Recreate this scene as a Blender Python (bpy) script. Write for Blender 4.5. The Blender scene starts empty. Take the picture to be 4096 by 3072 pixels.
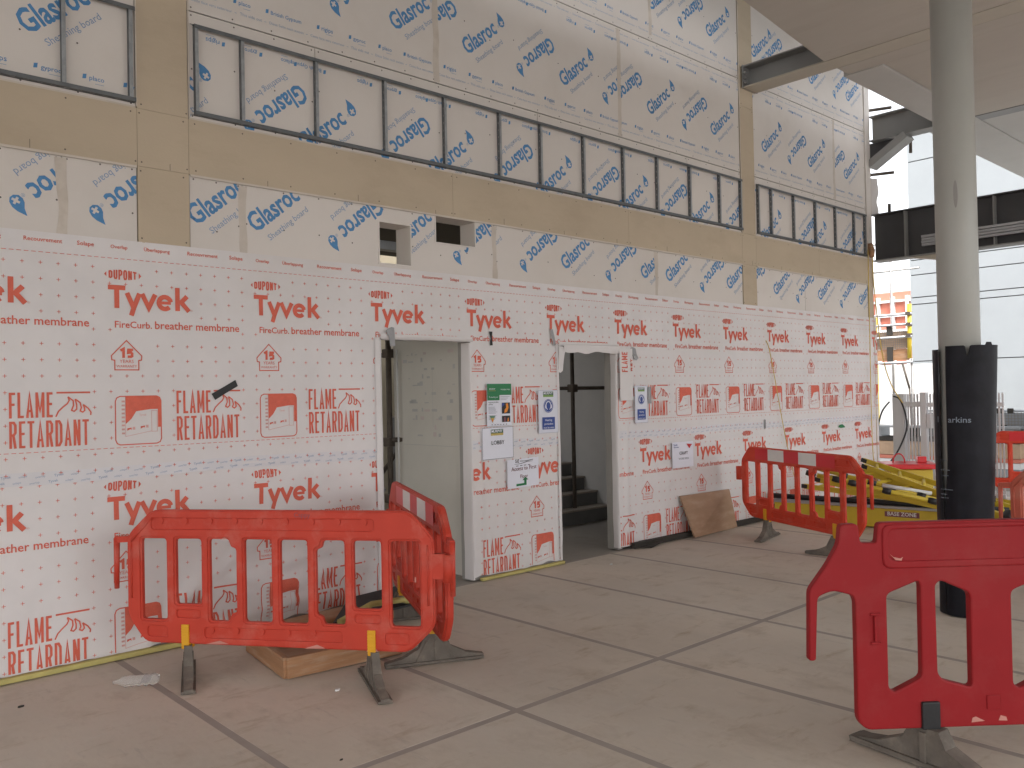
import bpy, math, random
from math import sin, cos, pi, radians, atan2, hypot
from mathutils import Vector, Matrix, noise
from mathutils.geometry import tessellate_polygon
random.seed(7)
sc = bpy.context.scene
COL = sc.collection
# ------------------------------------------------------------------ camera
H = 1.65
pit, rol, yaw = radians(0.694), radians(-1.154), radians(42.582)
fw = Vector((sin(yaw)*cos(pit), cos(yaw)*cos(pit), sin(pit)))
r0 = Vector((cos(yaw), -sin(yaw), 0)); u0 = r0.cross(fw)
cr = r0*cos(rol) + u0*sin(rol); cu = -r0*sin(rol) + u0*cos(rol)
cam = bpy.data.cameras.new('camera'); camo = bpy.data.objects.new('camera', cam); COL.objects.link(camo)
m = Matrix((cr, cu, -fw)).transposed().to_4x4(); m.translation = (0, 0, H); camo.matrix_world = m
cam.sensor_width = 36; cam.lens = 29.755; cam.clip_start = .05; cam.clip_end = 800
sc.camera = camo
# ------------------------------------------------------------------ light
SUN_EL, SUN_AZ = 48, 215        # degrees; azimuth clockwise from +Y
w = bpy.data.worlds.new('World'); sc.world = w; w.use_nodes = True
nt = w.node_tree; bg = nt.nodes['Background']
sky = nt.nodes.new('ShaderNodeTexSky'); sky.sky_type = 'NISHITA'; sky.sun_disc = False
sky.sun_elevation = radians(SUN_EL); sky.sun_rotation = radians(SUN_AZ)
sky.air_density = 1.0; sky.dust_density = 4.0; sky.ozone_density = 1.0
hs = nt.nodes.new('ShaderNodeHueSaturation'); hs.inputs['Saturation'].default_value = .18
nt.links.new(sky.outputs[0], hs.inputs['Color']); nt.links.new(hs.outputs[0], bg.inputs[0])
bg.inputs[1].default_value = .15
sl = bpy.data.lights.new('sun', 'SUN'); so = bpy.data.objects.new('sun', sl); COL.objects.link(so)
sl.energy = 1.0; sl.angle = radians(25); sl.color = (1, .95, .88)
sd = Vector((sin(radians(SUN_AZ))*cos(radians(SUN_EL)), cos(radians(SUN_AZ))*cos(radians(SUN_EL)), sin(radians(SUN_EL))))
so.rotation_euler = (-sd).to_track_quat('-Z', 'Y').to_euler(); so.location = (-8, -12, 20)
sc.view_settings.view_transform = 'Standard'; sc.view_settings.look = 'None'
sc.view_settings.gamma = 1; sc.view_settings.exposure = 1.82
sc.render.engine = 'CYCLES'
sc.cycles.max_bounces = 8; sc.cycles.diffuse_bounces = 5; sc.cycles.use_denoising = True

# ------------------------------------------------------------------ materials
def mat(name, col, rough=.6, metal=0., var=.08, vs=2.5, bump=0., bs=60., dirt=None, ds=1.2, da=.5, rnd=0., stretch=(1, 1, 1), spec=.5, world=False):
    m = bpy.data.materials.new(name); m.use_nodes = True
    t = m.node_tree; N = t.nodes; L = t.links; b = N['Principled BSDF']
    b.inputs['Roughness'].default_value = rough; b.inputs['Metallic'].default_value = metal
    b.inputs['Specular IOR Level'].default_value = spec
    if world:
        g = N.new('ShaderNodeNewGeometry'); src = g.outputs['Position']
    else:
        g = N.new('ShaderNodeTexCoord'); src = g.outputs['Object']
    mp = N.new('ShaderNodeMapping'); mp.inputs['Scale'].default_value = stretch; L.new(src, mp.inputs[0])
    no = N.new('ShaderNodeTexNoise'); no.inputs['Scale'].default_value = vs; no.inputs['Detail'].default_value = 6; no.inputs['Roughness'].default_value = .62
    L.new(mp.outputs[0], no.inputs[0])
    mr = N.new('ShaderNodeMapRange'); mr.inputs['From Min'].default_value = .3; mr.inputs['From Max'].default_value = .7
    mr.inputs['To Min'].default_value = 1-var; mr.inputs['To Max'].default_value = 1+var; L.new(no.outputs[0], mr.inputs[0])
    mu = N.new('ShaderNodeVectorMath'); mu.operation = 'SCALE'; mu.inputs[0].default_value = col; L.new(mr.outputs[0], mu.inputs['Scale'])
    out = mu.outputs[0]
    if rnd:
        oi = N.new('ShaderNodeObjectInfo'); r2 = N.new('ShaderNodeMapRange'); r2.inputs['To Min'].default_value = 1-rnd; r2.inputs['To Max'].default_value = 1+rnd
        L.new(oi.outputs['Random'], r2.inputs[0]); m2 = N.new('ShaderNodeVectorMath'); m2.operation = 'SCALE'
        L.new(out, m2.inputs[0]); L.new(r2.outputs[0], m2.inputs['Scale']); out = m2.outputs[0]
    if dirt:
        n2 = N.new('ShaderNodeTexNoise'); n2.inputs['Scale'].default_value = ds; n2.inputs['Detail'].default_value = 8; n2.inputs['Roughness'].default_value = .68
        L.new(mp.outputs[0], n2.inputs[0]); cr_ = N.new('ShaderNodeMapRange'); cr_.inputs['From Min'].default_value = .5; cr_.inputs['From Max'].default_value = .72
        cr_.inputs['To Max'].default_value = da; L.new(n2.outputs[0], cr_.inputs[0])
        mx = N.new('ShaderNodeMix'); mx.data_type = 'RGBA'; L.new(cr_.outputs[0], mx.inputs[0]); L.new(out, mx.inputs[6]); mx.inputs[7].default_value = (*dirt, 1); out = mx.outputs[2]
    L.new(out, b.inputs['Base Color'])
    if bump:
        n3 = N.new('ShaderNodeTexNoise'); n3.inputs['Scale'].default_value = bs; n3.inputs['Detail'].default_value = 4; L.new(mp.outputs[0], n3.inputs[0])
        bp = N.new('ShaderNodeBump'); bp.inputs['Strength'].default_value = bump; bp.inputs['Distance'].default_value = .01; L.new(n3.outputs[0], bp.inputs['Height']); L.new(bp.outputs[0], b.inputs['Normal'])
    return m
M = {}
M['membrane'] = mat('membrane_white', (.74, .715, .72), .7, var=.055, vs=2.2, bump=.5, bs=5, dirt=(.56, .52, .49), ds=1.1, da=.45, world=True)
M['redprint'] = mat('membrane_red_ink', (.69, .14, .09), .7, var=.08, vs=25, world=True)
M['pinkprint'] = mat('membrane_pink_ink', (.66, .38, .35), .7, var=.1, vs=25, world=True)
M['tapeblue'] = mat('lap_tape_blue_ink', (.30, .38, .52), .6, world=True)
M['tape'] = mat('lap_tape_white', (.70, .69, .72), .5, var=.04, world=True)
M['board'] = mat('sheathing_board_face', (.70, .655, .62), .8, var=.03, vs=1.1, dirt=(.60, .54, .48), ds=1.3, da=.3, rnd=.02, bump=.05, bs=90, world=True)
M['boardedge'] = mat('filled_joint', (.62, .56, .50), .85, var=.08, vs=5, dirt=(.44, .37, .3), ds=3, da=.5, world=True)
M['blueprint'] = mat('board_blue_ink', (.085, .255, .51), .7, var=.1, vs=30, world=True)
M['blueprint2'] = mat('board_light_blue_ink', (.24, .35, .52), .7, var=.1, vs=30, world=True)
M['tan'] = mat('tan_cement_board', (.53, .44, .33), .85, var=.06, vs=1.4, dirt=(.36, .28, .2), ds=2, da=.35, bump=.08, bs=120, world=True, stretch=(.5, 1, 1))
M['screw'] = mat('screw_head', (.12, .1, .09), .5, metal=.3)
M['galv'] = mat('galvanised_steel', (.14, .15, .16), .5, metal=.35, var=.15, vs=12)
M['galv_lit'] = mat('lit_galvanised_steel', (.34, .36, .38), .4, metal=.5, var=.2, vs=14)  # paler copy of the stud steel, for flanges drawn as catching the light
M['colstain'] = mat('column_stain_grey', (.3, .29, .28), .9)  # plain grey for the stain mark on the column
M['darkceil'] = mat('dark_inner_ceiling', (.09, .08, .065), .9)
M['core'] = mat('inner_wall_blocks', (.33, .32, .30), .9, var=.1, world=True)
M['inner'] = mat('plastered_inner_wall', (.60, .575, .52), .8, var=.05, vs=1.5, world=True)
M['innertan'] = mat('inner_wall_tan', (.5, .44, .33), .85, var=.08, world=True)
M['floorb'] = mat('floor_board', (.60, .53, .455), .75, var=.10, vs=1.6, dirt=(.34, .275, .215), ds=3.2, da=.55, rnd=.035, bump=.12, bs=30, world=True, stretch=(1, .6, 1), spec=.25)
t = M['floorb'].node_tree; N = t.nodes; L = t.links; b = N['Principled BSDF']; src = b.inputs['Base Color'].links[0].from_socket
for sc_, st, lo, hi, am, c_ in (((.8, 2.6, 1), 3.0, .56, .70, .55, (.36, .27, .17)), ((6, 1.2, 1), 2.0, .60, .72, .45, (.30, .27, .25)), ((1, 1, 1), 17, .66, .74, .6, (.24, .17, .12)), ((1, 1, 1), .8, .45, .7, .35, (.60, .57, .53)), ((1.3, 9, 1), 1.7, .58, .68, .4, (.62, .58, .53))):
    g_ = N.new('ShaderNodeNewGeometry'); mp = N.new('ShaderNodeMapping'); mp.inputs['Scale'].default_value = sc_; mp.inputs['Rotation'].default_value = (0, 0, st*.37); L.new(g_.outputs['Position'], mp.inputs[0])
    n_ = N.new('ShaderNodeTexNoise'); n_.inputs['Scale'].default_value = st; n_.inputs['Detail'].default_value = 9; n_.inputs['Roughness'].default_value = .7; L.new(mp.outputs[0], n_.inputs[0])
    r_ = N.new('ShaderNodeMapRange'); r_.inputs['From Min'].default_value = lo; r_.inputs['From Max'].default_value = hi; r_.inputs['To Max'].default_value = am; L.new(n_.outputs[0], r_.inputs[0])
    x_ = N.new('ShaderNodeMix'); x_.data_type = 'RGBA'; L.new(r_.outputs[0], x_.inputs[0]); L.new(src, x_.inputs[6]); x_.inputs[7].default_value = (*c_, 1); src = x_.outputs[2]
L.new(src, b.inputs['Base Color'])
M['floorgap'] = mat('floor_joint', (.36, .315, .285), .9, var=.1, world=True)
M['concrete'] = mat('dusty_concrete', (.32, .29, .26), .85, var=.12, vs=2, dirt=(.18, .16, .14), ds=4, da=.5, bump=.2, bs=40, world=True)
M['yard'] = mat('yard_concrete', (.36, .35, .33), .9, var=.12, vs=.8, world=True)
M['soffit'] = mat('soffit_board', (.48, .445, .40), .8, var=.05, vs=1.2, dirt=(.36, .31, .26), ds=1.5, da=.3, world=True, stretch=(1.5, .3, 1))
M['soffit2'] = mat('edge_soffit_board', (.50, .49, .47), .7, var=.04, world=True)
M['steelgrey'] = mat('grey_painted_steel', (.24, .24, .235), .5, var=.06, vs=3, world=True)
M['steeldark'] = mat('dark_painted_steel', (.055, .055, .06), .5, var=.1, vs=3, world=True)
M['steelgrey2'] = mat('mid_grey_painted_steel', (.33, .335, .33), .5, var=.05, world=True)
M['steelcream'] = mat('cream_painted_steel', (.47, .43, .36), .55, var=.05, world=True)
M['colgrey'] = mat('column_grey_paint', (.40, .40, .375), .38, var=.05, vs=3, dirt=(.3, .28, .26), ds=3, da=.3)
M['wrap'] = mat('black_plastic_wrap', (.012, .012, .017), .45, spec=.18, var=.3, vs=8, bump=.25, bs=10)
M['wraptext'] = mat('pale_wrap_print', (.22, .26, .32), .5)
M['red'] = mat('barrier_red_plastic', (.52, .052, .030), .5, spec=.28, var=.06, vs=6, dirt=(.60, .24, .19), ds=5, da=.4, bump=.04, bs=25)
M['red2'] = mat('barrier_orange_red_plastic', (.60, .055, .026), .5, spec=.28, var=.06, vs=6, dirt=(.58, .24, .18), ds=5, da=.35)
M['crimson'] = mat('barrier_crimson_plastic', (.29, .013, .017), .5, spec=.22, var=.06, vs=4, dirt=(.36, .10, .09), ds=3, da=.25, bump=.03, bs=20)
M['fadedred'] = mat('barrier_faded_red_plastic', (.56, .12, .075), .55, var=.1, vs=5, dirt=(.5, .28, .22), ds=5, da=.5)
M['sheetred'] = mat('reflective_red', (.62, .012, .02), .3)
M['sheetwhite'] = mat('reflective_white', (.72, .71, .69), .35, var=.05, vs=6)
M['scuff'] = mat('pale_scuff', (.56, .24, .2), .8)
M['rubber'] = mat('dusty_rubber', (.15, .13, .11), .85, var=.25, vs=9, dirt=(.26, .22, .18), ds=12, da=.7, bump=.3, bs=40)
M['yellowclip'] = mat('yellow_plastic', (.72, .36, .012), .45, var=.05)
M['blackclip'] = mat('black_rubber', (.018, .018, .02), .55, var=.3, vs=15)
M['blacktape'] = mat('black_tape', (.014, .013, .014), .5, var=.2)
M['greytape'] = mat('grey_duct_tape', (.30, .30, .31), .4, var=.12, vs=20)
M['plyface'] = mat('plywood_face', (.38, .24, .155), .7, var=.12, vs=3, dirt=(.45, .36, .28), ds=3, da=.5, stretch=(1, 1, 4))
M['timber'] = mat('sawn_timber', (.36, .19, .095), .7, var=.2, vs=4, dirt=(.55, .48, .38), ds=5, da=.45, stretch=(.6, .6, 6))
M['yellow'] = mat('yellow_fibreglass', (.60, .44, .035), .5, var=.1, vs=5, dirt=(.35, .25, .06), ds=5, da=.4)
M['yellowfoam'] = mat('yellow_edge_foam', (.50, .44, .16), .8, var=.12, vs=12, world=True, dirt=(.3, .25, .12), ds=6, da=.4)
M['rope'] = mat('yellow_rope', (.62, .45, .12), .8)
M['white'] = mat('white_paint', (.72, .72, .72), .5, var=.04)
M['fence'] = mat('pale_grey_fence_paint', (.62, .62, .64), .5, var=.04)
M['precast'] = mat('pale_precast_panel', (.29, .31, .325), .8, var=.045, vs=.9, dirt=(.29, .31, .325), ds=.7, da=.4, world=True)
M['precastgap'] = mat('precast_joint', (.09, .085, .075), .9)
M['brick'] = mat('terracotta_cladding', (.58, .20, .14), .8, var=.08, vs=2, world=True)
M['wire'] = mat('mesh_wire', (.25, .22, .2), .6)
M['toe'] = mat('scaffold_plywood', (.44, .30, .20), .8, var=.15, vs=4, world=True)
M['alu'] = mat('dull_aluminium', (.42, .43, .45), .4, metal=.7, var=.1)
M['tube'] = mat('scaffold_tube_steel', (.30, .29, .28), .5, metal=.6, var=.25, vs=9)
M['tubedark'] = mat('rusty_dark_tube', (.10, .08, .065), .6, metal=.3, var=.3, vs=9)
M['paper'] = mat('printer_paper', (.76, .77, .86), .5, var=.02)
M['paper2'] = mat('laminated_paper', (.70, .71, .80), .3, var=.02)
M['ink'] = mat('black_ink', (.03, .03, .035), .6)
M['inkgrey'] = mat('grey_ink', (.34, .35, .40), .6)
M['maroon'] = mat('maroon_ink', (.20, .07, .09), .6)
M['drawgrey'] = mat('faint_drawing_grey', (.47, .465, .45), .7)
M['drawpink'] = mat('faint_drawing_pink', (.58, .50, .48), .7)
M['green'] = mat('green_ink', (.02, .20, .075), .5)
M['dkgreen'] = mat('dark_green_ink', (.03, .10, .045), .5)
M['lime'] = mat('light_green_ink', (.22, .38, .10), .5)
M['signblue'] = mat('safety_blue_ink', (.03, .07, .30), .5)
M['orange'] = mat('orange_ink', (.75, .25, .02), .5)
M['inkred'] = mat('red_ink', (.55, .03, .03), .5)
M['gold'] = mat('gold_ink', (.5, .38, .1), .5)
M['clear'] = mat('clear_crumpled_plastic', (.9, .9, .9), .12, var=.03, vs=20)
M['clear'].node_tree.nodes['Principled BSDF'].inputs['Transmission Weight'].default_value = .85
M['clear'].node_tree.nodes['Principled BSDF'].inputs['IOR'].default_value = 1.15
M['debris'] = mat('dark_debris', (.04, .035, .03), .9)
M['stairwall'] = mat('grey_stair_wall', (.46, .445, .43), .85, var=.06, world=True)
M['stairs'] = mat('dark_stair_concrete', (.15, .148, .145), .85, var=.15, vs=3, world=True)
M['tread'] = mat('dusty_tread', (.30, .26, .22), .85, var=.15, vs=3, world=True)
M['handle'] = mat('blue_tube', (.05, .12, .4), .5)

# ------------------------------------------------------------------ mesh helpers
class MB:
    def __init__(s): s.v = []; s.f = []; s.m = []; s.sm = []
    def add(s, vs, fs, mi=0, smooth=False):
        b = len(s.v); s.v += [tuple(p) for p in vs]
        for f in fs: s.f.append([b+i for i in f]); s.m.append(mi); s.sm.append(smooth)
        return s
    def box(s, a, b, mi=0):
        x0, y0, z0 = [min(a[i], b[i]) for i in range(3)]; x1, y1, z1 = [max(a[i], b[i]) for i in range(3)]
        return s.add([(x0,y0,z0),(x1,y0,z0),(x1,y1,z0),(x0,y1,z0),(x0,y0,z1),(x1,y0,z1),(x1,y1,z1),(x0,y1,z1)],
              [(3,2,1,0),(4,5,6,7),(0,1,5,4),(1,2,6,5),(2,3,7,6),(3,0,4,7)], mi)
    def bar(s, p0, p1, w_, h_, up=(0, 0, 1), mi=0):
        p0, p1 = Vector(p0), Vector(p1); d = (p1-p0).normalized(); sd_ = d.cross(Vector(up))
        if sd_.length < 1e-4: sd_ = d.cross(Vector((1, 0, 0)))
        sd_.normalize(); u = sd_.cross(d)
        a = sd_*w_/2; b = u*h_/2
        return s.add([p0-a-b, p0+a-b, p0+a+b, p0-a+b, p1-a-b, p1+a-b, p1+a+b, p1-a+b],
              [(0,1,2,3),(7,6,5,4),(0,4,5,1),(1,5,6,2),(2,6,7,3),(3,7,4,0)], mi)
    def tube(s, pts, r, n=8, mi=0):
        pts = [Vector(p) for p in pts]; rings = []; up = None
        for i, p in enumerate(pts):
            d = (pts[min(i+1, len(pts)-1)]-pts[max(i-1, 0)]).normalized()
            if up is None:
                up = d.cross(Vector((0, 0, 1)))
                if up.length < .1: up = d.cross(Vector((1, 0, 0)))
            up = (up - d*up.dot(d)).normalized(); q = d.cross(up)
            rr = r[i] if isinstance(r, (list, tuple)) else r
            rings += [p+(up*cos(2*pi*k/n)+q*sin(2*pi*k/n))*rr for k in range(n)]
        fs = [(i*n+k, i*n+(k+1) % n, (i+1)*n+(k+1) % n, (i+1)*n+k) for i in range(len(pts)-1) for k in range(n)]
        s.add(rings, fs, mi, True)
        b = len(s.v)-len(rings)
        s.f.append([b+k for k in reversed(range(n))]); s.m.append(mi); s.sm.append(False)
        s.f.append([b+(len(pts)-1)*n+k for k in range(n)]); s.m.append(mi); s.sm.append(False)
        return s
    def prism(s, pts, vec, mi=0):
        n = len(pts); v = Vector(vec); a = [Vector(p) for p in pts]
        tr = tessellate_polygon([a])
        return s.add(a+[p+v for p in a], [tuple(t) for t in tr]+[tuple(n+i for i in reversed(t)) for t in tr]+[(i, (i+1) % n, n+(i+1) % n, n+i) for i in range(n)], mi)
    def build(s, name, mats, parent=None, bevel=0, loc=None):
        me = bpy.data.meshes.new(name); me.from_pydata(s.v, [], s.f); me.validate(clean_customdata=False)
        if not isinstance(mats, (list, tuple)): mats = [mats]
        for k in mats: me.materials.append(M[k])
        if len(me.polygons) == len(s.m):
            me.polygons.foreach_set('material_index', s.m); me.polygons.foreach_set('use_smooth', s.sm)
        me.update()
        return link(name, me, parent, bevel, loc)
def link(name, me, parent=None, bevel=0, loc=None):
    o = bpy.data.objects.new(name, me); COL.objects.link(o); o.parent = parent
    if loc: o.location = loc
    if bevel:
        b = o.modifiers.new('bevel', 'BEVEL'); b.width = bevel; b.segments = 2; b.limit_method = 'ANGLE'; b.angle_limit = radians(40)
    return o
def tag(o, label=None, cat=None, group=None, kind=None):
    if label: o['label'] = label
    if cat: o['category'] = cat
    if group: o['group'] = group
    if kind: o['kind'] = kind
    return o
def empty(name, loc=(0, 0, 0), rz=0, **k):
    o = bpy.data.objects.new(name, None); COL.objects.link(o); o.location = loc; o.rotation_euler = (0, 0, rz); o.empty_display_size = .1
    return tag(o, **k)

# ------------------------------------------------------------------ flat print engine: triangles (p0,p1,p2,layer,mat)
_tc = {}
def text(s_, bold=0., sx=1.):
    k = (s_, bold, sx)
    if k in _tc: return _tc[k]
    cv = bpy.data.curves.new('t', 'FONT'); cv.body = s_; cv.size = 1; cv.offset = bold; cv.resolution_u = 2
    o = bpy.data.objects.new('t', cv); COL.objects.link(o)
    me = bpy.data.meshes.new_from_object(o.evaluated_get(bpy.context.evaluated_depsgraph_get()))
    me.calc_loop_triangles(); V = [(v.co.x*sx, v.co.y) for v in me.vertices]
    T = [tuple(V[i] for i in t.vertices) for t in me.loop_triangles]
    bpy.data.objects.remove(o); bpy.data.curves.remove(cv); bpy.data.meshes.remove(me)
    xs = [p[0] for t in T for p in t] or [0]
    x0 = min(xs); T = [tuple((p[0]-x0, p[1]) for p in t) for t in T]
    _tc[k] = (T, max(xs)-x0); return _tc[k]
def put(out, T, x, z, s=1, ang=0, mi=0, sy=None, lay=0):
    c, n = cos(ang), sin(ang); sy = sy or s
    for t in T:
        out.append((*[(x+p[0]*s*c-p[1]*sy*n, z+p[0]*s*n+p[1]*sy*c) for p in t[:3]], lay, mi))
def wtext(out, st, x, z, width, ang=0, mi=0, bold=0., sx=1., h=None, lay=0, center=False):
    T, wd = text(st, bold, sx); s = width/wd
    if center: x, z = x-width/2*cos(ang), z-width/2*sin(ang)
    put(out, T, x, z, s, ang, mi, sy=(h/.68 if h else None), lay=lay)
def fill(out, poly, holes=(), mi=0, lay=0):
    pl = [[Vector((p[0], p[1], 0)) for p in poly]]+[[Vector((p[0], p[1], 0)) for p in h] for h in holes]
    fl = [p for l in pl for p in l]
    for t in tessellate_polygon(pl): out.append((*[(fl[i][0], fl[i][1]) for i in t], lay, mi))
def rect(out, x0, z0, x1, z1, mi=0, lay=0): fill(out, [(x0, z0), (x1, z0), (x1, z1), (x0, z1)], mi=mi, lay=lay)
def stroke(out, pts, wd, mi=0, lay=0, closed=False):
    n = len(pts); L_ = []; R_ = []
    ws = wd if isinstance(wd, (list, tuple)) else [wd]*n
    for i in range(n):
        a = pts[(i-1) % n] if (i > 0 or closed) else pts[i]; b = pts[(i+1) % n] if (i < n-1 or closed) else pts[i]; p = pts[i]
        d1 = Vector((p[0]-a[0], p[1]-a[1])); d2 = Vector((b[0]-p[0], b[1]-p[1]))
        if d1.length < 1e-9: d1 = d2
        if d2.length < 1e-9: d2 = d1
        d1.normalize(); d2.normalize(); n1 = Vector((-d1.y, d1.x)); n2 = Vector((-d2.y, d2.x)); mm = n1+n2
        if mm.length < 1e-6: mm = n1
        mm.normalize(); k = ws[i]/2/max(.45, mm.dot(n1))
        L_.append((p[0]+mm.x*k, p[1]+mm.y*k)); R_.append((p[0]-mm.x*k, p[1]-mm.y*k))
    for i in range(n if closed else n-1):
        j = (i+1) % n
        out.append((R_[i], R_[j], L_[j], lay, mi)); out.append((R_[i], L_[j], L_[i], lay, mi))
def arc(cx, cy, rx, ry, a0, a1, n=10): return [(cx+rx*cos(radians(a0+(a1-a0)*i/n)), cy+ry*sin(radians(a0+(a1-a0)*i/n))) for i in range(n+1)]
def shift(T, dx, dz): return [(*[(p[0]+dx, p[1]+dz) for p in t[:3]], t[3], t[4]) for t in T]
def clip1(t, ax, val, keep_less):
    P = list(t); res = []
    for i in range(len(P)):
        a, b = P[i], P[(i+1) % len(P)]; ia = (a[ax] <= val) == keep_less; ib = (b[ax] <= val) == keep_less
        if ia: res.append(a)
        if ia != ib:
            u = (val-a[ax])/(b[ax]-a[ax]); res.append((a[0]+(b[0]-a[0])*u, a[1]+(b[1]-a[1])*u))
    return res
def fan(P, t, out):
    for i in range(1, len(P)-1): out.append((P[0], P[i], P[i+1], t[3], t[4]))
def clip_in(T, x0, z0, x1, z1):
    out = []
    for t in T:
        xs = [p[0] for p in t[:3]]; zs = [p[1] for p in t[:3]]
        if max(xs) <= x0 or min(xs) >= x1 or max(zs) <= z0 or min(zs) >= z1: continue
        if min(xs) >= x0 and max(xs) <= x1 and min(zs) >= z0 and max(zs) <= z1: out.append(t); continue
        P = list(t[:3])
        for ax, v, k in ((0, x0, False), (0, x1, True), (1, z0, False), (1, z1, True)):
            if len(P) > 2: P = clip1(P, ax, v, k)
        if len(P) > 2: fan(P, t, out)
    return out
def clip_out(T, x0, z0, x1, z1):
    out = []
    for t in T:
        xs = [p[0] for p in t[:3]]; zs = [p[1] for p in t[:3]]
        if max(xs) <= x0 or min(xs) >= x1 or max(zs) <= z0 or min(zs) >= z1: out.append(t); continue
        P = list(t[:3])
        for ax, v, k in ((0, x0, True), (0, x1, False), (1, z0, True), (1, z1, False)):
            if len(P) < 3: break
            Q = clip1(P, ax, v, k)
            if len(Q) > 2: fan(Q, t, out)
            P = clip1(P, ax, v, not k)
    return out
def split_long(T, lim):
    out = []; st = list(T)
    while st:
        t = st.pop(); a, b, c = t[:3]
        e = [hypot(a[0]-b[0], a[1]-b[1]), hypot(b[0]-c[0], b[1]-c[1]), hypot(c[0]-a[0], c[1]-a[1])]; k = e.index(max(e))
        if e[k] <= lim: out.append(t); continue
        P = [a, b, c]; p, q, r_ = P[k], P[(k+1) % 3], P[(k+2) % 3]; m_ = ((p[0]+q[0])/2, (p[1]+q[1])/2)
        st.append((p, m_, r_, t[3], t[4])); st.append((m_, q, r_, t[3], t[4]))
    return out
def emit(mb, T, fn, off=.0015, mi0=0):
    # fn(x,z,out) -> 3D point
    for k, t in enumerate(T):
        o = off+t[3]*.0008+(k % 5)*.00004
        a, b, c = t[:3]
        if (b[0]-a[0])*(c[1]-a[1])-(b[1]-a[1])*(c[0]-a[0]) < 0: b, c = c, b
        mb.add([fn(p[0], p[1], o) for p in (a, b, c)], [(0, 1, 2)], mi0+t[4])

# stroke letters, condensed capitals in a unit-high cell of width w
def letter(ch, w_, s_):
    a = s_/2; x1 = w_-a; t_ = 1-a
    G = {
     'F': [[(a,0),(a,1)],[(a,t_),(w_,t_)],[(a,.53),(w_*.9,.53)]],
     'L': [[(a,1),(a,0)],[(a,a),(w_,a)]],
     'A': [[(a*.9,0),(w_/2,t_+a*.6),(w_-a*.9,0)],[(w_*.2,.27),(w_*.8,.27)]],
     'M': [[(a,0),(a,1)],[(a,t_),(w_/2,.25),(x1,t_)],[(x1,1),(x1,0)]],
     'E': [[(a,0),(a,1)],[(a,t_),(w_,t_)],[(a,.53),(w_*.9,.53)],[(a,a),(w_,a)]],
     'R': [[(a,0),(a,1)],[(a,t_),(w_*.6,t_),(x1,t_-.1),(x1,.58),(w_*.6,.49),(a,.49)],[(w_*.55,.49),(x1,0)]],
     'T': [[(0,t_),(w_,t_)],[(w_/2,t_),(w_/2,0)]],
     'D': [[(a,0),(a,1)],[(a,t_),(w_*.55,t_),(x1,t_-.14),(x1,.14+a),(w_*.55,a),(a,a)]],
     'N': [[(a,0),(a,1)],[(a,1),(x1,0)],[(x1,0),(x1,1)]],
     'U': [[(a,1),(a,.14+a),(w_*.35,a),(w_*.65,a),(x1,.14+a),(x1,1)]],
     'P': [[(a,0),(a,1)],[(a,t_),(w_*.6,t_),(x1,t_-.1),(x1,.58),(w_*.6,.47),(a,.47)]],
     'O': [[(a,.14+a),(w_*.35,a),(w_*.65,a),(x1,.14+a),(x1,t_-.14),(w_*.65,t_),(w_*.35,t_),(a,t_-.14),(a,.14+a)]],
     '1': [[(w_*.1,.78),(w_*.6,.95),(w_*.6,0)]],
     '5': [[(w_*.95,t_),(w_*.2,t_),(w_*.15,.55),(w_*.6,.6),(x1,.45),(x1,.2),(w_*.6,a),(w_*.05,a)]],
    }
    return G[ch]
def word(out, st, x, z, width, h, sw, gap=.22, mi=0, lens=0., lay=0):
    wid = {'M': 1.25, 'L': .85, 'F': .85, 'E': .85, 'T': .95}
    tot = sum(wid.get(c, 1) for c in st)+gap*(len(st)-1); u = width/tot; cx_ = x
    for c in st:
        w_ = wid.get(c, 1)*u
        for k, pl in enumerate(letter(c, w_/h, sw/h)):
            pts = []
            for p in pl:
                X = cx_+p[0]*h; f = 1-lens*((X-x)/width*2-1)**2; pts.append((X, z+h/2+(p[1]-.5)*h*f))
            stroke(out, pts, sw, mi, lay+k*.25)
        cx_ += w_+gap*u
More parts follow.
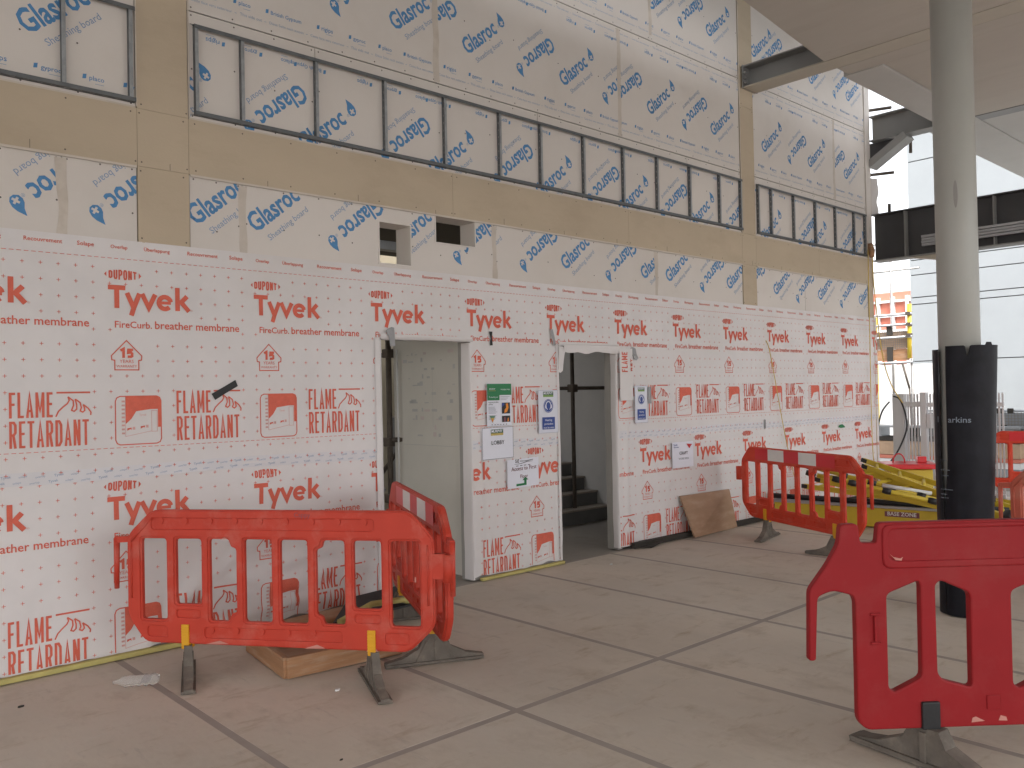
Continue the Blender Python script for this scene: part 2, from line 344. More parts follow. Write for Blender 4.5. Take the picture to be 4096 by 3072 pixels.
# ------------------------------------------------------------------ membrane print cell (origin: left of the big word, z from the floor of row one)
def big_word(o, x, z, lay=0):
    s_ = .031
    for k, pl in enumerate([[(0, .134), (.108, .134)], [(.054, .134), (.054, 0)],
        [(.118, .103), (.157, .01)], [(.198, .103), (.160, .008), (.143, -.045)], [(.213, .103), (.256, .012), (.299, .103)],
        arc(.362, .05, .040, .040, -42, -350, 16)[::1], [(.324, .05), (.402, .05)],
        [(.447, 0), (.447, .158)], [(.512, .103), (.464, .052)], [(.472, .060), (.524, 0)]]):
        stroke(o, [(x+p[0], z+p[1]) for p in pl], s_ if k != 6 else .02, 0, lay+k*.3)
    wtext(o, '®', x+.535, z, .018, mi=1, h=.012)
def cell():
    o = []
    # lens badge
    word(o, 'DUPONT', .005, 2.447, .175, .066, .010, gap=.25, lens=.33)
    fill(o, [(-.022, 2.48), (-.008, 2.496), (-.008, 2.464)]); fill(o, [(.21, 2.48), (.194, 2.5), (.194, 2.46)])
    big_word(o, 0, 2.262)
    wtext(o, 'FireCurb.', .04, 2.135, .235, bold=.012); wtext(o, 'breather membrane', .295, 2.135, .59, bold=.012)
    # warranty house
    stroke(o, [(.11,2.052),(.016,1.952),(.018,1.925),(.036,1.922),(.036,1.86),(.186,1.86),(.186,1.922),(.204,1.925),(.206,1.952)], .007, closed=True)
    word(o, '15', .068, 1.938, .085, .062, .017, gap=.2)
    wtext(o, 'YEARS', .066, 1.905, .088, bold=.0); wtext(o, 'WARRANTY', .046, 1.876, .128)
    # wall icon
    rr = [(.036+.29*a, 1.372+.315*b) for a, b in ((.1,0),(.9,0),(.97,.03),(1,.1),(1,.9),(.97,.97),(.9,1),(.1,1),(.03,.97),(0,.9),(0,.1),(.03,.03))]
    stroke(o, rr, .007, closed=True)
    fill(o, [(.098,1.685),(.295,1.685),(.319,1.672),(.323,1.655),(.323,1.48),(.305,1.48),(.305,1.60),(.255,1.60),(.165,1.588),(.135,1.54),(.098,1.505)])
    for i in range(9): rect(o, .074, 1.44+i*.026, .094, 1.452+i*.026, mi=1)
    stroke(o, [(.098,1.505),(.098,1.425),(.262,1.455)], .003, 1)
    stroke(o, [(.264,1.59),(.264,1.452),(.30,1.452),(.30,1.59)], .003, 1, closed=True)
    wtext(o, 'Tyvek', .185, 1.558, .045, mi=1, bold=.01)
    for dx in (0, .085): fill(o, [(.108+dx,1.462+dx*.12),(.108+dx,1.478+dx*.12),(.135+dx,1.482+dx*.12),(.135+dx,1.466+dx*.12),(.128+dx,1.473+dx*.12)]); rect(o, .142+dx, 1.468+dx*.12, .158+dx, 1.486+dx*.12, mi=1)
    word(o, 'FLAME', .43, 1.565, .238, .155, .0148, gap=.3)
    word(o, 'RETARDANT', .43, 1.383, .445, .163, .0145, gap=.3)
    rect(o, .69, 1.711, .885, 1.722)
    fl = [[(.685,1.567),(.70,1.60),(.725,1.625),(.752,1.648),(.762,1.668),(.755,1.69)], [(.755,1.69),(.785,1.665),(.787,1.635),(.775,1.605),(.79,1.598),(.805,1.612),(.805,1.64),(.797,1.675)],
          [(.797,1.675),(.825,1.652),(.832,1.62),(.825,1.60),(.84,1.592),(.852,1.603),(.85,1.62),(.843,1.64)], [(.843,1.64),(.872,1.615),(.888,1.59),(.886,1.572)]]
    for k, f in enumerate(fl): stroke(o, f, .0085, lay=k*.3)
    # crosses on a 0.1 m grid
    occ = [(-.03,2.43,.24,2.54),(-.01,2.2,.56,2.42),(.02,2.11,.91,2.2),(0,1.85,.22,2.06),(.03,1.37,.33,1.69),(.42,1.37,.90,1.73)]
    for i in range(10):
        for j in range(14):
            x_, z_ = .01+.1*i, 2.52-.1*j
            if any(a < x_ < c and b < z_ < d for a, b, c, d in occ): continue
            rect(o, x_-.011, z_-.0016, x_+.011, z_+.0016); rect(o, x_-.0016, z_-.011, x_+.0016, z_+.011, lay=.3)
    for i in range(25): rect(o, .04*i, 2.583, .04*i+.026, 2.5865); rect(o, .04*i, 1.352, .04*i+.026, 1.3555)
    for st, x_, wd in (('Recouvrement', -.48, .215), ('Solape', -.18, .10), ('Overlap', .02, .105), ('Überlappung', .23, .17)):
        wtext(o, st, x_, 2.650, wd, bold=.012)
    return o
CELL = cell()

# ------------------------------------------------------------------ the wall
W = 5.786
D1 = (3.865, 0, 4.812, 2.13); D2 = (5.925, 0, 6.80, 2.12)
V1 = (3.88, 2.745, 4.19, 3.08); V2 = (4.46, 2.975, 4.90, 3.2)
def holed(mb, x0, x1, z0, z1, y0, y1, holes, mi=0):
    xs = sorted({x0, x1, *[v for h in holes for v in (h[0], h[2]) if x0 < v < x1]}); zs = sorted({z0, z1, *[v for h in holes for v in (h[1], h[3]) if z0 < v < z1]})
    def solid(i, j):
        if not (0 <= i < len(xs)-1 and 0 <= j < len(zs)-1): return False
        a, b = (xs[i]+xs[i+1])/2, (zs[j]+zs[j+1])/2
        return not any(h[0] < a < h[2] and h[1] < b < h[3] for h in holes)
    for i in range(len(xs)-1):
        for j in range(len(zs)-1):
            if not solid(i, j): continue
            a, b, c, d = xs[i], xs[i+1], zs[j], zs[j+1]
            mb.add([(a,y0,c),(b,y0,c),(b,y0,d),(a,y0,d)], [(0,1,2,3)], mi); mb.add([(a,y1,c),(b,y1,c),(b,y1,d),(a,y1,d)], [(3,2,1,0)], mi)
            if not solid(i-1, j): mb.add([(a,y0,c),(a,y0,d),(a,y1,d),(a,y1,c)], [(0,1,2,3)], mi)
            if not solid(i+1, j): mb.add([(b,y0,c),(b,y1,c),(b,y1,d),(b,y0,d)], [(0,1,2,3)], mi)
            if not solid(i, j-1): mb.add([(a,y0,c),(a,y1,c),(b,y1,c),(b,y0,c)], [(0,1,2,3)], mi)
            if not solid(i, j+1): mb.add([(a,y0,d),(b,y0,d),(b,y1,d),(a,y1,d)], [(0,1,2,3)], mi)
    return mb
wall = empty('building_wall', (0, 0, 0), label='tall unfinished wall of blue printed sheathing boards with tan cement board bands', cat='wall')
mb = MB(); holed(mb, -2.5, 12.86, 0, 7.2, 5.806, 5.95, [D1, D2, V1, V2]); mb.build('wall_core', 'core', wall)
WF = lambda x, z, o: (x, 5.788-o, z)
A40 = radians(39.6)
DROP_P = [(0, .105), (.030, .055), (.040, .02), (.036, -.012), (.018, -.034), (-.008, -.038), (-.034, -.022), (-.042, .004), (-.036, .03), (-.014, .06)]
def drop_cross(): 
    a, b = .0075, .024
    P = [(-a,b),(-a,a),(-b,a),(-b,-a),(-a,-a),(-a,-b),(a,-b),(a,-a),(b,-a),(b,a),(a,a),(a,b)]
    return [(p[0]*cos(.5)-p[1]*sin(.5), p[0]*sin(.5)+p[1]*cos(.5)-.002) for p in P]
def logo(o, x, z, inv=False):
    t = []
    wtext(t, 'Glasroc', 0.0, 0.0, .475, A40, 0, bold=.025, h=.135)
    wtext(t, 'Sheathing board', .115, -.045, .41, A40, 1, bold=.002)
    c, s_ = cos(.62), sin(.62)
    tr = lambda P: [(.415+p[0]*c+p[1]*s_, .402-p[0]*s_+p[1]*c) if False else (.415+p[0]*c-p[1]*s_, .402+p[0]*s_+p[1]*c) for p in P]
    fill(t, tr(DROP_P), [tr(drop_cross())])
    wtext(t, '®', .365, .35, .024, 0, 1)
    if inv: t = [(*[(-p[0], -p[1]) for p in q[:3]], q[3], q[4]) for q in t]
    o += shift(t, x, z)
SMALL = [('rigips', .10, 0), ('gyproc', .115, .285), ('placo', .09, .565), ('British Gypsum', .25, .815)]
def smalls(o, x0, x1, z, phase, inv=False):
    k = math.floor((x0-phase)/1.24)-1
    while phase+k*1.24 < x1:
        for st, wd, dx in SMALL:
            t = []; fill(t, [(0, 0), (.022, .004), (.026, .034), (.004, .03)]); wtext(t, st, .042, 0, wd, bold=.008)
            if st != 'British Gypsum': rect(t, .04+wd*.4, -.022, .04+wd, -.019, mi=1)
            if inv: t = [(*[(-p[0], -p[1]) for p in q[:3]], q[3], q[4]) for q in t]
            o += shift(t, phase+k*1.24+dx, z)
        k += 1
def fine(o, x0, x1, z, phase):
    x_ = phase-2.4
    while x_ < x1:
        for st, wd in (('This side out', .17), ('Diese Seite nach aussen', .28), ('Cette face vers exterieur', .30)):
            wtext(o, st, x_, z, wd, mi=1, bold=-.004); rect(o, x_+wd+.02, z+.006, x_+wd+.035, z+.009, mi=1); x_ += wd+.06
def board(x0, x1, z0, z1, T, holes=(), name='sheathing_board'):
    g = .0025; mb = MB(); holed(mb, x0+g, x1-g, z0+g, z1-g, 5.788, 5.8, list(holes))
    T = clip_in(T, x0+g+.001, z0+g+.001, x1-g-.001, z1-g-.001)
    for h in holes: T = clip_out(T, *h)
    emit(mb, T, WF, .0012, 1)
    n = max(2, int((x1-x0)/.3))
    for i in range(n+1):
        xx = x0+.03+(x1-x0-.06)*i/n
        for zz in (z0+.025, (z0+z1)/2+random.uniform(-.05, .05), z1-.025):
            if any(h[0]-.02 < xx < h[2]+.02 and h[1]-.02 < zz < h[3]+.02 for h in holes): continue
            r_ = .0065; mb.add([(xx+r_*cos(k*pi/3), 5.7868, zz+r_*sin(k*pi/3)) for k in range(6)], [(0, 1, 2, 3, 4, 5)], 3)
    return mb.build(name, ['board', 'blueprint', 'blueprint2', 'screw'], wall)
# rows of boards: (x0, x1, upright logos, inverted logos)
for x0, x1, U, I in ((-1.0, .9, [-.7, .5], [.7]), (.9, 1.975, [1.0], [1.9]), (2.325, 4.50, [2.5, 2.85+.0, 4.08][2:], [3.91, 2.67]), (4.50, 6.95, [4.86, 6.10], [4.68, 5.91, 7.13]),
                     (6.95, 9.25, [7.48, 8.69], [7.28, 8.51]), (9.57, 11.72, [9.83, 11.02], [10.87]), (11.72, 12.70, [12.08], [12.0])):
    T = []
    for u in U: logo(T, u, 4.70)
    for i_ in I: logo(T, i_, 5.15, True)
    smalls(T, x0, x1, 4.51, 4.58 if x0 < 6.9 else 7.20); smalls(T, x0, x1, 5.40, 5.06, True); fine(T, x0, x1, 4.435, x0); fine(T, x0, x1, 5.465, x0+.2)
    board(x0, x1, 4.362, 5.535, T)
for x0, x1, U, I in ((-1.0, 1.975, [1.0], []), (2.325, 5.05, [3.6, 4.8], [3.4, 4.6]), (5.05, 7.50, [5.2, 6.4], [6.0, 7.2]), (7.50, 9.25, [7.53, 8.64], [8.47]), (9.57, 12.70, [9.62, 11.1, 12.2], [10.28, 11.6, 12.45][0:1]+[12.19])):
    T = []
    for u in U: logo(T, u, 5.88)
    for i_ in I: logo(T, i_, 6.33, True)
    smalls(T, x0, x1, 5.70, 7.42); fine(T, x0, x1, 5.62, x0); board(x0, x1, 5.54, 6.74, T)
for x0, x1 in ((-1.0, 1.975), (2.325, 5.6), (5.6, 9.25), (9.57, 12.7)): board(x0, x1, 6.745, 7.2, [])
for x0, x1 in ((-1, 1.975), (2.325, 3.32), (3.32, 5.72), (5.72, 8.14), (8.14, 9.25), (9.57, 11.1), (11.1, 12.7)):
    T = []
    if x0 < 0: logo(T, 1.34, 3.92); logo(T, .12, 3.92); smalls(T, .2, 2.2, 3.722, 1.083)
    else:
        for u in (2.04, 3.23, 4.46, 5.74, 6.96, 8.22, 9.77, 11.0, 12.2): logo(T, u, 3.53)
        for i_ in (3.18, 4.36, 5.59, 6.86, 8.07, 9.35, 11.1, 12.3): logo(T, i_, 4.05, True)
        smalls(T, x0, x1, 4.205, 2.6, True)
    board(x0, x1, 3.602, 4.357, T)
for x0, x1, U, I in ((-1, 1.52, [], [1.68, .6]), (1.52, 1.975, [], [2.13]), (2.325, 2.71, [2.37], []), (2.71, 5.13, [2.81, 4.06], [3.86, 5.10]), (5.13, 7.52, [4.8, 6.07, 7.31], [5.90, 7.12]),
                     (7.52, 9.25, [7.75, 8.96], [8.79]), (9.57, 10.8, [10.04], [9.72, 11.0]), (10.8, 12.70, [11.22, 12.46], [11.0, 12.25])):
    T = []
    for u in U: logo(T, u, 2.865)
    for i_ in I: logo(T, i_, 3.285, True)
    board(x0, x1, 2.55, 3.212, T, [h for h in (V1, V2) if x0 < h[0] < x1])
def tanb(x0, x1, z0, z1, y=5.778):
    mb = MB().box((x0+.001, y, z0+.001), (x1-.001, 5.8, z1-.001)); n = max(1, int((x1-x0)/.38))
    for i in range(n+1):
        for zz in (z0+.03, z1-.03):
            xx = x0+.03+(x1-x0-.06)*i/n+random.uniform(-.02, .02); mb.add([(xx+.006*cos(k*pi/3), y-.0008, zz+.006*sin(k*pi/3)) for k in range(6)], [(0, 1, 2, 3, 4, 5)], 1)
        if x1-x0 > 1 and i % 2: xx = x0+(x1-x0)*(i+.5)/n; mb.box((xx, y-.0012, z0+.004), (xx+.003, y-.0004, z0+random.uniform(.03, .06)), 1)
    return mb.build('cement_board', ['tan', 'screw'], wall)
for x0, x1, nm in ((1.978, 2.322, 0), (9.253, 9.567, 0)):
    for z0, z1 in ((2.706, 3.214), (3.214, 3.60), (3.60, 5.2), (5.2, 7.2)): tanb(x0, x1, z0, z1)
for x0, x1 in ((-1, 1.978), (2.322, 4.65), (4.65, 7.05), (7.05, 9.253), (9.567, 11.2), (11.2, 12.86)): tanb(x0, x1, 3.214, 3.60)
tanb(12.703, 12.86, 2.706, 3.214)
for x0, x1 in ((-1, 1.972), (2.328, 9.247), (9.573, 12.7)):   # pale cut edges of the band
    MB().box((x0, 5.782, 3.6002), (x1, 5.7995, 3.612)).build('board_edge', 'boardedge', wall)
    MB().box((x0, 5.770, 3.198), (x1, 5.7775, 3.2135)).build('board_edge', 'boardedge', wall)
for x, z in ((1.972, 1), (2.326, 1), (9.249, 1)): MB().box((x, 5.774, 3.61), (x+.009, 5.7795, 7.2)).build('board_edge', 'boardedge', wall)
# corner closing strip and end of the wall
MB().box((12.703, 5.770, 3.60), (12.86, 5.8, 7.2)).build('corner_board', 'board', wall, bevel=.003)
MB().box((12.86, 5.775, 0), (12.875, 5.96, 7.2)).build('end_board', 'tan', wall)
# smeared joint filler: real thin skims on the joints
for x, z0, z1 in ((4.50, 4.37, 5.52), (6.95, 4.37, 5.52), (7.50, 5.6, 6.7), (1.52, 2.6, 3.19), (2.71, 2.6, 3.19), (5.13, 2.6, 3.19), (7.52, 2.6, 3.19), (11.72, 4.37, 5.52)):
    L1 = []; R1 = []
    for k in range(14):
        z_ = z0+(z1-z0)*k/13; j = noise.noise((x*3, z_*5, 1))*.02; L1.append((x-.028+j, z_)); R1.append((x+.03+noise.noise((x*2, z_*6, 4))*.022, z_))
    T = []; fill(T, L1+R1[::-1]); mb = MB(); emit(mb, T, WF, .0024); mb.build('joint_filler', 'boardedge', wall)
# vent linings
for h in (V1, V2):
    mb = MB(); t_ = .012; h = (h[0]+.0012, h[1]+.0012, h[2]-.0012, h[3]-.0012)
    for a, b in (((h[0]-t_, h[1]-t_), (h[2]+t_, h[1])), ((h[0]-t_, h[3]), (h[2]+t_, h[3]+t_)), ((h[0]-t_, h[1]), (h[0], h[3])), ((h[2], h[1]), (h[2]+t_, h[3]))):
        mb.box((a[0], 5.782, a[1]), (b[0], 5.99, b[1]))
    mb.build('vent_lining', 'board', wall)

# ------------------------------------------------------------------ galvanised stud frames
def stud_frame(x0, x1, studs, label, z0=3.630, z1=4.258, left=True, right=True):
    f = empty('stud_frame', ((x0+x1)/2, W, z0), label=label, cat='stud frame', group='galvanised stud frames on the wall')
    ox, oy, oz = (x0+x1)/2, W, z0
    def b(n_, boxes, m_='galv'):
        mb = MB()
        for a, c in boxes: mb.box((a[0]-ox, a[1]-oy, a[2]-oz), (c[0]-ox, c[1]-oy, c[2]-oz))
        return mb.build(n_, m_, f)
    yb, yf = 5.7845, 5.7445
    def perf(z, up):      # perforated track web made of strips around real slots
        B = [((x0, yf, z), (x1, yf+.016, z+.0016)), ((x0, yb-.016, z), (x1, yb, z+.0016))]
        n = int((x1-x0)/.075); 
        for i in range(n+1):
            xx = x0+(x1-x0)*i/n; B.append(((xx-.022, yf+.016, z+.0002), (min(x1, xx+.022), yb-.016, z+.0014)))
        B.append(((x0, yf-.0016, z if up else z-.026), (x1, yf, z+.026 if up else z+.0016)))
        return B
    b('track', perf(z0, True)); b('track', perf(z1, False))
    for k, xs_ in enumerate(studs):
        B = []; x_ = xs_
        B += [((x_, yf+.003, z0+.004), (x_+.0016, yf+.018, z1-.004)), ((x_, yb-.018, z0+.004), (x_+.0016, yb, z1-.004))]
        n = 9
        for i in range(n+1):
            zz = z0+.01+(z1-z0-.05)*i/n; B.append(((x_+.0002, yf+.018, zz), (x_+.0014, yb-.018, zz+.046 if i < n else zz+.03)))
        b('stud', B)
        b('stud_flange', [((x_, yf+.001, z0+.004), (x_+.024, yf+.003, z1-.004)), ((x_+.0225, yf+.003, z0+.004), (x_+.024, yf+.010, z1-.004))], 'galv_lit')
    return f
stud_frame(2.36, 9.235, [2.365, 2.70, 3.30, 3.93, 4.55, 5.19, 5.72, 6.33, 6.95, 7.53, 8.14, 8.74, 9.20], 'longest galvanised stud frame running between the two tan vertical strips')
stud_frame(-.9, 1.965, [-.3, .31, .92, 1.52, 1.925], 'galvanised stud frame ending at the wide tan strip, nearest to the camera')
stud_frame(9.60, 12.64, [9.605, 9.92, 10.49, 11.08, 11.66, 12.24, 12.60], 'short galvanised stud frame between the narrow tan strip and the dark beam')

# ------------------------------------------------------------------ breather membrane
mem = empty('breather_membrane', (0, 0, 0), label='white breather membrane with red print covering the lower part of the wall', cat='membrane')
def fold(x, z, cx_, cz_, ang, ln, wd, amp):
    c, s_ = cos(ang), sin(ang); u = (x-cx_)*c+(z-cz_)*s_; v = -(x-cx_)*s_+(z-cz_)*c
    return amp*math.exp(-(v/wd)**2)*math.exp(-(u/ln)**2)
FOLDS = [(6.93, 1.0, radians(90), 1.3, .035, .022), (4.92, 1.1, radians(89), 1.1, .025, .012), (4.90, .5, radians(85), .5, .02, .010), (2.3, .38, radians(48), .35, .045, .022), (2.55, .5, radians(35), .5, .045, .020), (3.15, .30, radians(8), .5, .05, .018), (3.3, .12, radians(-6), .5, .05, .022), (3.5, .42, radians(-28), .35, .045, .015), (2.1, .15, radians(40), .3, .03, .016), (3.1, .45, radians(12), .6, .05, .02), (2.9, .30, radians(-15), .5, .04, .02),
         (3.4, .6, radians(20), .5, .04, .012), (1.6, 1.12, radians(3), 1.3, .02, .010), (3.0, 1.10, radians(1), 1.2, .018, .009), (2.4, .95, radians(5), .9, .03, .006), (1.3, .75, radians(-30), .4, .04, .006),
         (3.3, .95, radians(-50), .4, .03, .007), (5.2, .6, radians(80), .5, .03, .006), (5.6, .9, radians(60), .4, .03, .005), (7.6, .5, radians(70), .5, .04, .007), (8.6, .7, radians(-60), .5, .04, .006),
         (9.0, 1.12, radians(0), 1.5, .02, .007), (7.4, 1.9, radians(85), .6, .03, .004), (9.4, 1.6, radians(88), .9, .03, .005), (2.2, 1.9, radians(80), .7, .03, .003), (3.2, 2.0, radians(-75), .5, .03, .003), (2.7, .12, radians(5), .7, .04, .02)]
def hm(x, z, up=True):
    h = .004+.0035*noise.noise((x*1.7, z*1.5, .3))+.0014*noise.noise((x*6, z*5, 2.3))
    for f in FOLDS:
        if abs(x-f[0]) < 1.6: h += fold(x, z, *f)
    return max(h, .001)+(.004 if up else 0)
def sheet(name, x0, x1, z0, z1, holes, prints, up, step=.032, rag=.0, mats=('membrane', 'redprint', 'pinkprint')):
    xs = sorted({x0, x1, *[v for h in holes for v in (h[0], h[2]) if x0 < v < x1]}); zs = sorted({z0, z1, *[v for h in holes for v in (h[1], h[3]) if z0 < v < z1]})
    def sub(L_):
        o = []
        for a, b in zip(L_, L_[1:]):
            n = max(1, round((b-a)/step)); o += [a+(b-a)*i/n for i in range(n)]
        return o+[L_[-1]]
    X, Z = sub(xs), sub(zs)
    def P(x, z):
        jx = jz = 0
        for h in holes:
            if h[1]-.01 < z < h[3]+.01 and (abs(x-h[0]) < 1e-6 or abs(x-h[2]) < 1e-6): jx = noise.noise((x, z*7, 5))*.012
            if abs(z-h[3]) < 1e-6 and h[0]-.01 < x < h[2]+.01: jz = noise.noise((x*8, z, 9))*.014
        if abs(z-z0) < 1e-6: jz = noise.noise((x*6, 0, 3))*rag
        return (x+jx, W-hm(x, z, up), z+jz)
    mb = MB(); nx = len(X)
    F = []
    for j in range(len(Z)-1):
        for i in range(nx-1):
            a, b = (X[i]+X[i+1])/2, (Z[j]+Z[j+1])/2
            if any(h[0] < a < h[2] and h[1] < b < h[3] for h in holes): continue
            F.append((j*nx+i, j*nx+i+1, (j+1)*nx+i+1, (j+1)*nx+i))
    mb.add([P(x, z) for z in Z for x in X], F, 0, True)
    T = clip_in(prints, x0+.004, z0+.01, x1-.004, z1-.004)
    for h in holes: T = clip_out(T, h[0]-.01, h[1], h[2]+.012, h[3]+.012)
    T = split_long(T, .045)
    emit(mb, T, lambda x, z, o: (x, W-hm(x, z, up)-o-.0012, z), .0022, 1)
    return mb.build(name, mats, mem)
T = []
for k in range(-1, 13): T += shift(CELL, .78+k, 0)
sheet('membrane_sheet', -.9, 12.955, 1.19, 2.71, [D1, D2], T, True, rag=.01)
for x0, x1, ph in ((-.9, 3.865, -.02), (4.812, 5.925, -.29), (6.80, 12.955, .38)):
    T = []
    for k in range(-1, 13): T += shift(CELL, .78+k+ph, -1.372)
    T = clip_in(T, -5, .0, 20, 1.208)
    sheet('membrane_sheet', x0, x1, .028, 1.225, [D1, D2], T, False, rag=.03)
# printed lap tape
T = []
x_ = -.9
while x_ < 12.9:
    for dz in (0, .036):
        wtext(T, 'Tyvek', x_+dz*.9, .010+dz, .055, .12, 1, bold=.01); wtext(T, 'solape', x_+.095+dz*.9, .012+dz, .045, .12, 1); wtext(T, 'overlap', x_+.185+dz*.9, .006+dz, .055, .12, 1)
    x_ += .29
for x0, x1 in ((-.9, 3.865), (4.812, 5.925), (6.80, 12.95)):
    mb = MB(); n = int((x1-x0)/.06)
    zb = lambda x: 1.158+.006*sin(x*3)
    R_ = [(x0+(x1-x0)*i/n) for i in range(n+1)]
    mb.add([(x, W-hm(x, zb(x)+dz, True)-.0012, zb(x)+dz) for dz in (0, .04, .08) for x in R_], [(r_*(n+1)+i, r_*(n+1)+i+1, (r_+1)*(n+1)+i+1, (r_+1)*(n+1)+i) for r_ in range(2) for i in range(n)], 0, True)
    Tt = split_long(clip_in(T, x0+.01, 0, x1-.01, .075), .07)
    emit(mb, Tt, lambda x, z, o: (x, W-hm(x, zb(x)+z, True)-.0032-o, zb(x)+z), .001, 0)
    mb.build('lap_tape', ['tape', 'tapeblue'], mem)
# wrapped door reveals: folded membrane returned into the openings
def wrapstrip(path, z0, z1, name='reveal_wrap', amp=.006, prints=None, n=34, mt='membrane', seed=0):
    # path: list of (x,y) across the strip, swept up from z0 to z1
    mb = MB(); V = []; m_ = len(path)
    for j in range(n+1):
        z = z0+(z1-z0)*j/n
        for i, p in enumerate(path):
            V.append((p[0]+amp*noise.noise((z*4+seed, i*1.7, seed)), p[1]+amp*noise.noise((z*5+seed, i*2.3, seed+8)), z))
    mb.add(V, [(j*m_+i, j*m_+i+1, (j+1)*m_+i+1, (j+1)*m_+i) for j in range(n) for i in range(m_-1)], 0, True)
    return mb.build(name, mt, mem)
wrapstrip([(4.818, 5.774), (4.808, 5.774), (4.804, 5.784), (4.802, 5.81), (4.804, 5.87), (4.806, 5.90)], .01, 2.115, seed=1)
wrapstrip([(3.81, 5.772), (3.845, 5.765), (3.868, 5.768), (3.872, 5.83), (3.87, 5.957)], .01, 2.12, seed=2, amp=.004)
wrapstrip([(5.895, 5.770), (5.918, 5.764), (5.932, 5.772), (5.935, 5.957)], .0, 2.12, seed=3, amp=.004)
wrapstrip([(6.806, 5.774), (6.796, 5.774), (6.790, 5.785), (6.788, 5.81), (6.792, 5.86)], .02, 2.10, seed=4, amp=.006)
def headstrip(x0, x1, z, seed):
    mb = MB(); n = 20; V = []
    for i in range(n+1):
        x = x0+(x1-x0)*i/n
        for (y, dz) in ((5.768, .035), (5.763, -.008-.010*abs(noise.noise((x*5, seed, 0)))), (5.80, -.004), (5.955, -.003)): V.append((x, y, z+dz+.004*noise.noise((x*9, dz*30, seed))))
    mb.add(V, [(i*4+k, (i+1)*4+k, (i+1)*4+k+1, i*4+k+1) for i in range(n) for k in range(3)], 0, True); mb.build('reveal_wrap', 'membrane', mem)
headstrip(3.86, 4.83, 2.13, 1); headstrip(5.93, 6.82, 2.12, 3)
# loose torn flap at the head of the stair door
mb = MB(); fl = [(5.915, 2.11), (6.02, 2.10), (6.0, 2.03), (5.985, 1.93), (5.975, 1.87), (5.94, 1.85), (5.915, 1.86)]
mb.prism([(x, 5.752-.012*sin(z*9), z) for x, z in fl], (0, .003, 0)); mb.build('torn_flap', 'membrane', mem)
mb = MB(); n = 16; V = []
for i in range(n+1):
    x = 5.98+.83*i/n; V += [(x, 5.748, 2.125), (x, 5.742-.01*noise.noise((x*6, 1, 1)), 2.085+.022*noise.noise((x*4, 2, 7))), (x, 5.752, 2.055+.035*noise.noise((x*5, 3, 1))-.0*i)]
mb.add(V, [(i*3+k, (i+1)*3+k, (i+1)*3+k+1, i*3+k+1) for i in range(n) for k in range(2)], 0, True); mb.build('torn_flap', 'membrane', mem)
T = []; T1 = []; word(T1, 'FLAME', 0, 0, .21, .09, .012, gap=.3); put(T, T1, 6.93, 1.86, 1, pi/2)
T1 = []; word(T1, 'RET', 0, 0, .13, .03, .008, gap=.3); put(T, T1, 7.01, 1.87, 1, pi/2)
mb = MB(); n = 10
mb.add([(x, 5.7415-.004*noise.noise((x*8, z*6, 1)), z) for z in [1.56+.055*j for j in range(11)] for x in (6.81, 6.86, 6.91, 6.96, 7.02)], [(j*5+i, j*5+i+1, (j+1)*5+i+1, (j+1)*5+i) for j in range(10) for i in range(4)], 0, True)
emit(mb, split_long(T, .06), lambda x, z, o: (x, 5.7372-.004*noise.noise((x*8, z*6, 1))-o, z), .001, 1); mb.build('patch_sheet', ['membrane', 'redprint'], mem)
# torn bottom right foot of the stair door wrap and pulled-away flap behind the near barrier
tag(MB().bar((-.9, 5.745, .016), (2.75, 5.745, .016), .045, .032).build('edge_strip', 'yellowfoam', bevel=.006), 'yellow foam strip on the floor along the foot of the wall near the camera', 'edge strip')
mb = MB()
mb.bar((4.86, 5.742, .014), (5.915, 5.742, .014), .04, .028); tag(mb.build('edge_strip', 'yellowfoam', bevel=.006), 'yellow foam strip at the foot of the wall between the two doorways', 'edge strip')
tag(MB().bar((6.95, 5.735, .03), (12.9, 5.735, .03), .05, .06).build('base_batten', 'debris', bevel=.005), 'dark batten along the foot of the wall beyond the stair doorway', 'batten')

# ------------------------------------------------------------------ tapes and notices on the wall
def patch(name, pts, mt, label, cat, y=5.752, bulge=.003, th=.0012):
    mb = MB(); c = (sum(p[0] for p in pts)/len(pts), sum(p[1] for p in pts)/len(pts))
    mb.prism([(p[0], y+bulge*noise.noise((p[0]*9, p[1]*9, 0)), p[1]) for p in pts], (0, th, 0)); return tag(mb.build(name, mt), label, cat)
patch('tape_strip', [(2.452,1.695),(2.478,1.652),(2.55,1.695),(2.645,1.748),(2.628,1.792),(2.55,1.748)], 'blacktape', 'short black tape strip slanting over the red flame print', 'tape', y=5.768)
patch('tape_strip', [(3.905,2.19),(3.925,2.205),(3.96,2.22),(3.985,2.215),(3.99,2.13),(3.995,2.065),(3.945,2.06),(3.935,2.13)], 'greytape', 'grey tape strip at the upper corner of the lobby doorway', 'tape', y=5.75)
patch('tape_strip', [(5.028,2.222),(5.068,2.222),(5.062,2.17),(5.07,2.098),(5.035,2.095),(5.045,2.16)], 'blacktape', 'upright black tape strip between the doorways', 'tape', y=5.764)
patch('tape_strip', [(5.80,2.275),(5.835,2.27),(5.855,2.20),(5.875,2.12),(5.845,2.11),(5.82,2.19)], 'greytape', 'grey tape strip at the near top corner of the stair doorway', 'tape', y=5.75)
patch('tape_strip', [(7.0,2.115),(7.04,2.125),(7.08,2.11),(7.09,2.05),(7.125,2.01),(7.09,1.985),(7.05,2.0),(7.03,2.04),(6.99,2.05)], 'greytape', 'crumpled grey tape beyond the top of the stair doorway', 'tape', y=5.745, bulge=.012, th=.006)
patch('tape_strip', [(9.64,1.265),(9.675,1.26),(9.682,1.15),(9.648,1.148)], 'greytape', 'small grey tape strip above the far red barrier', 'tape', y=5.765)
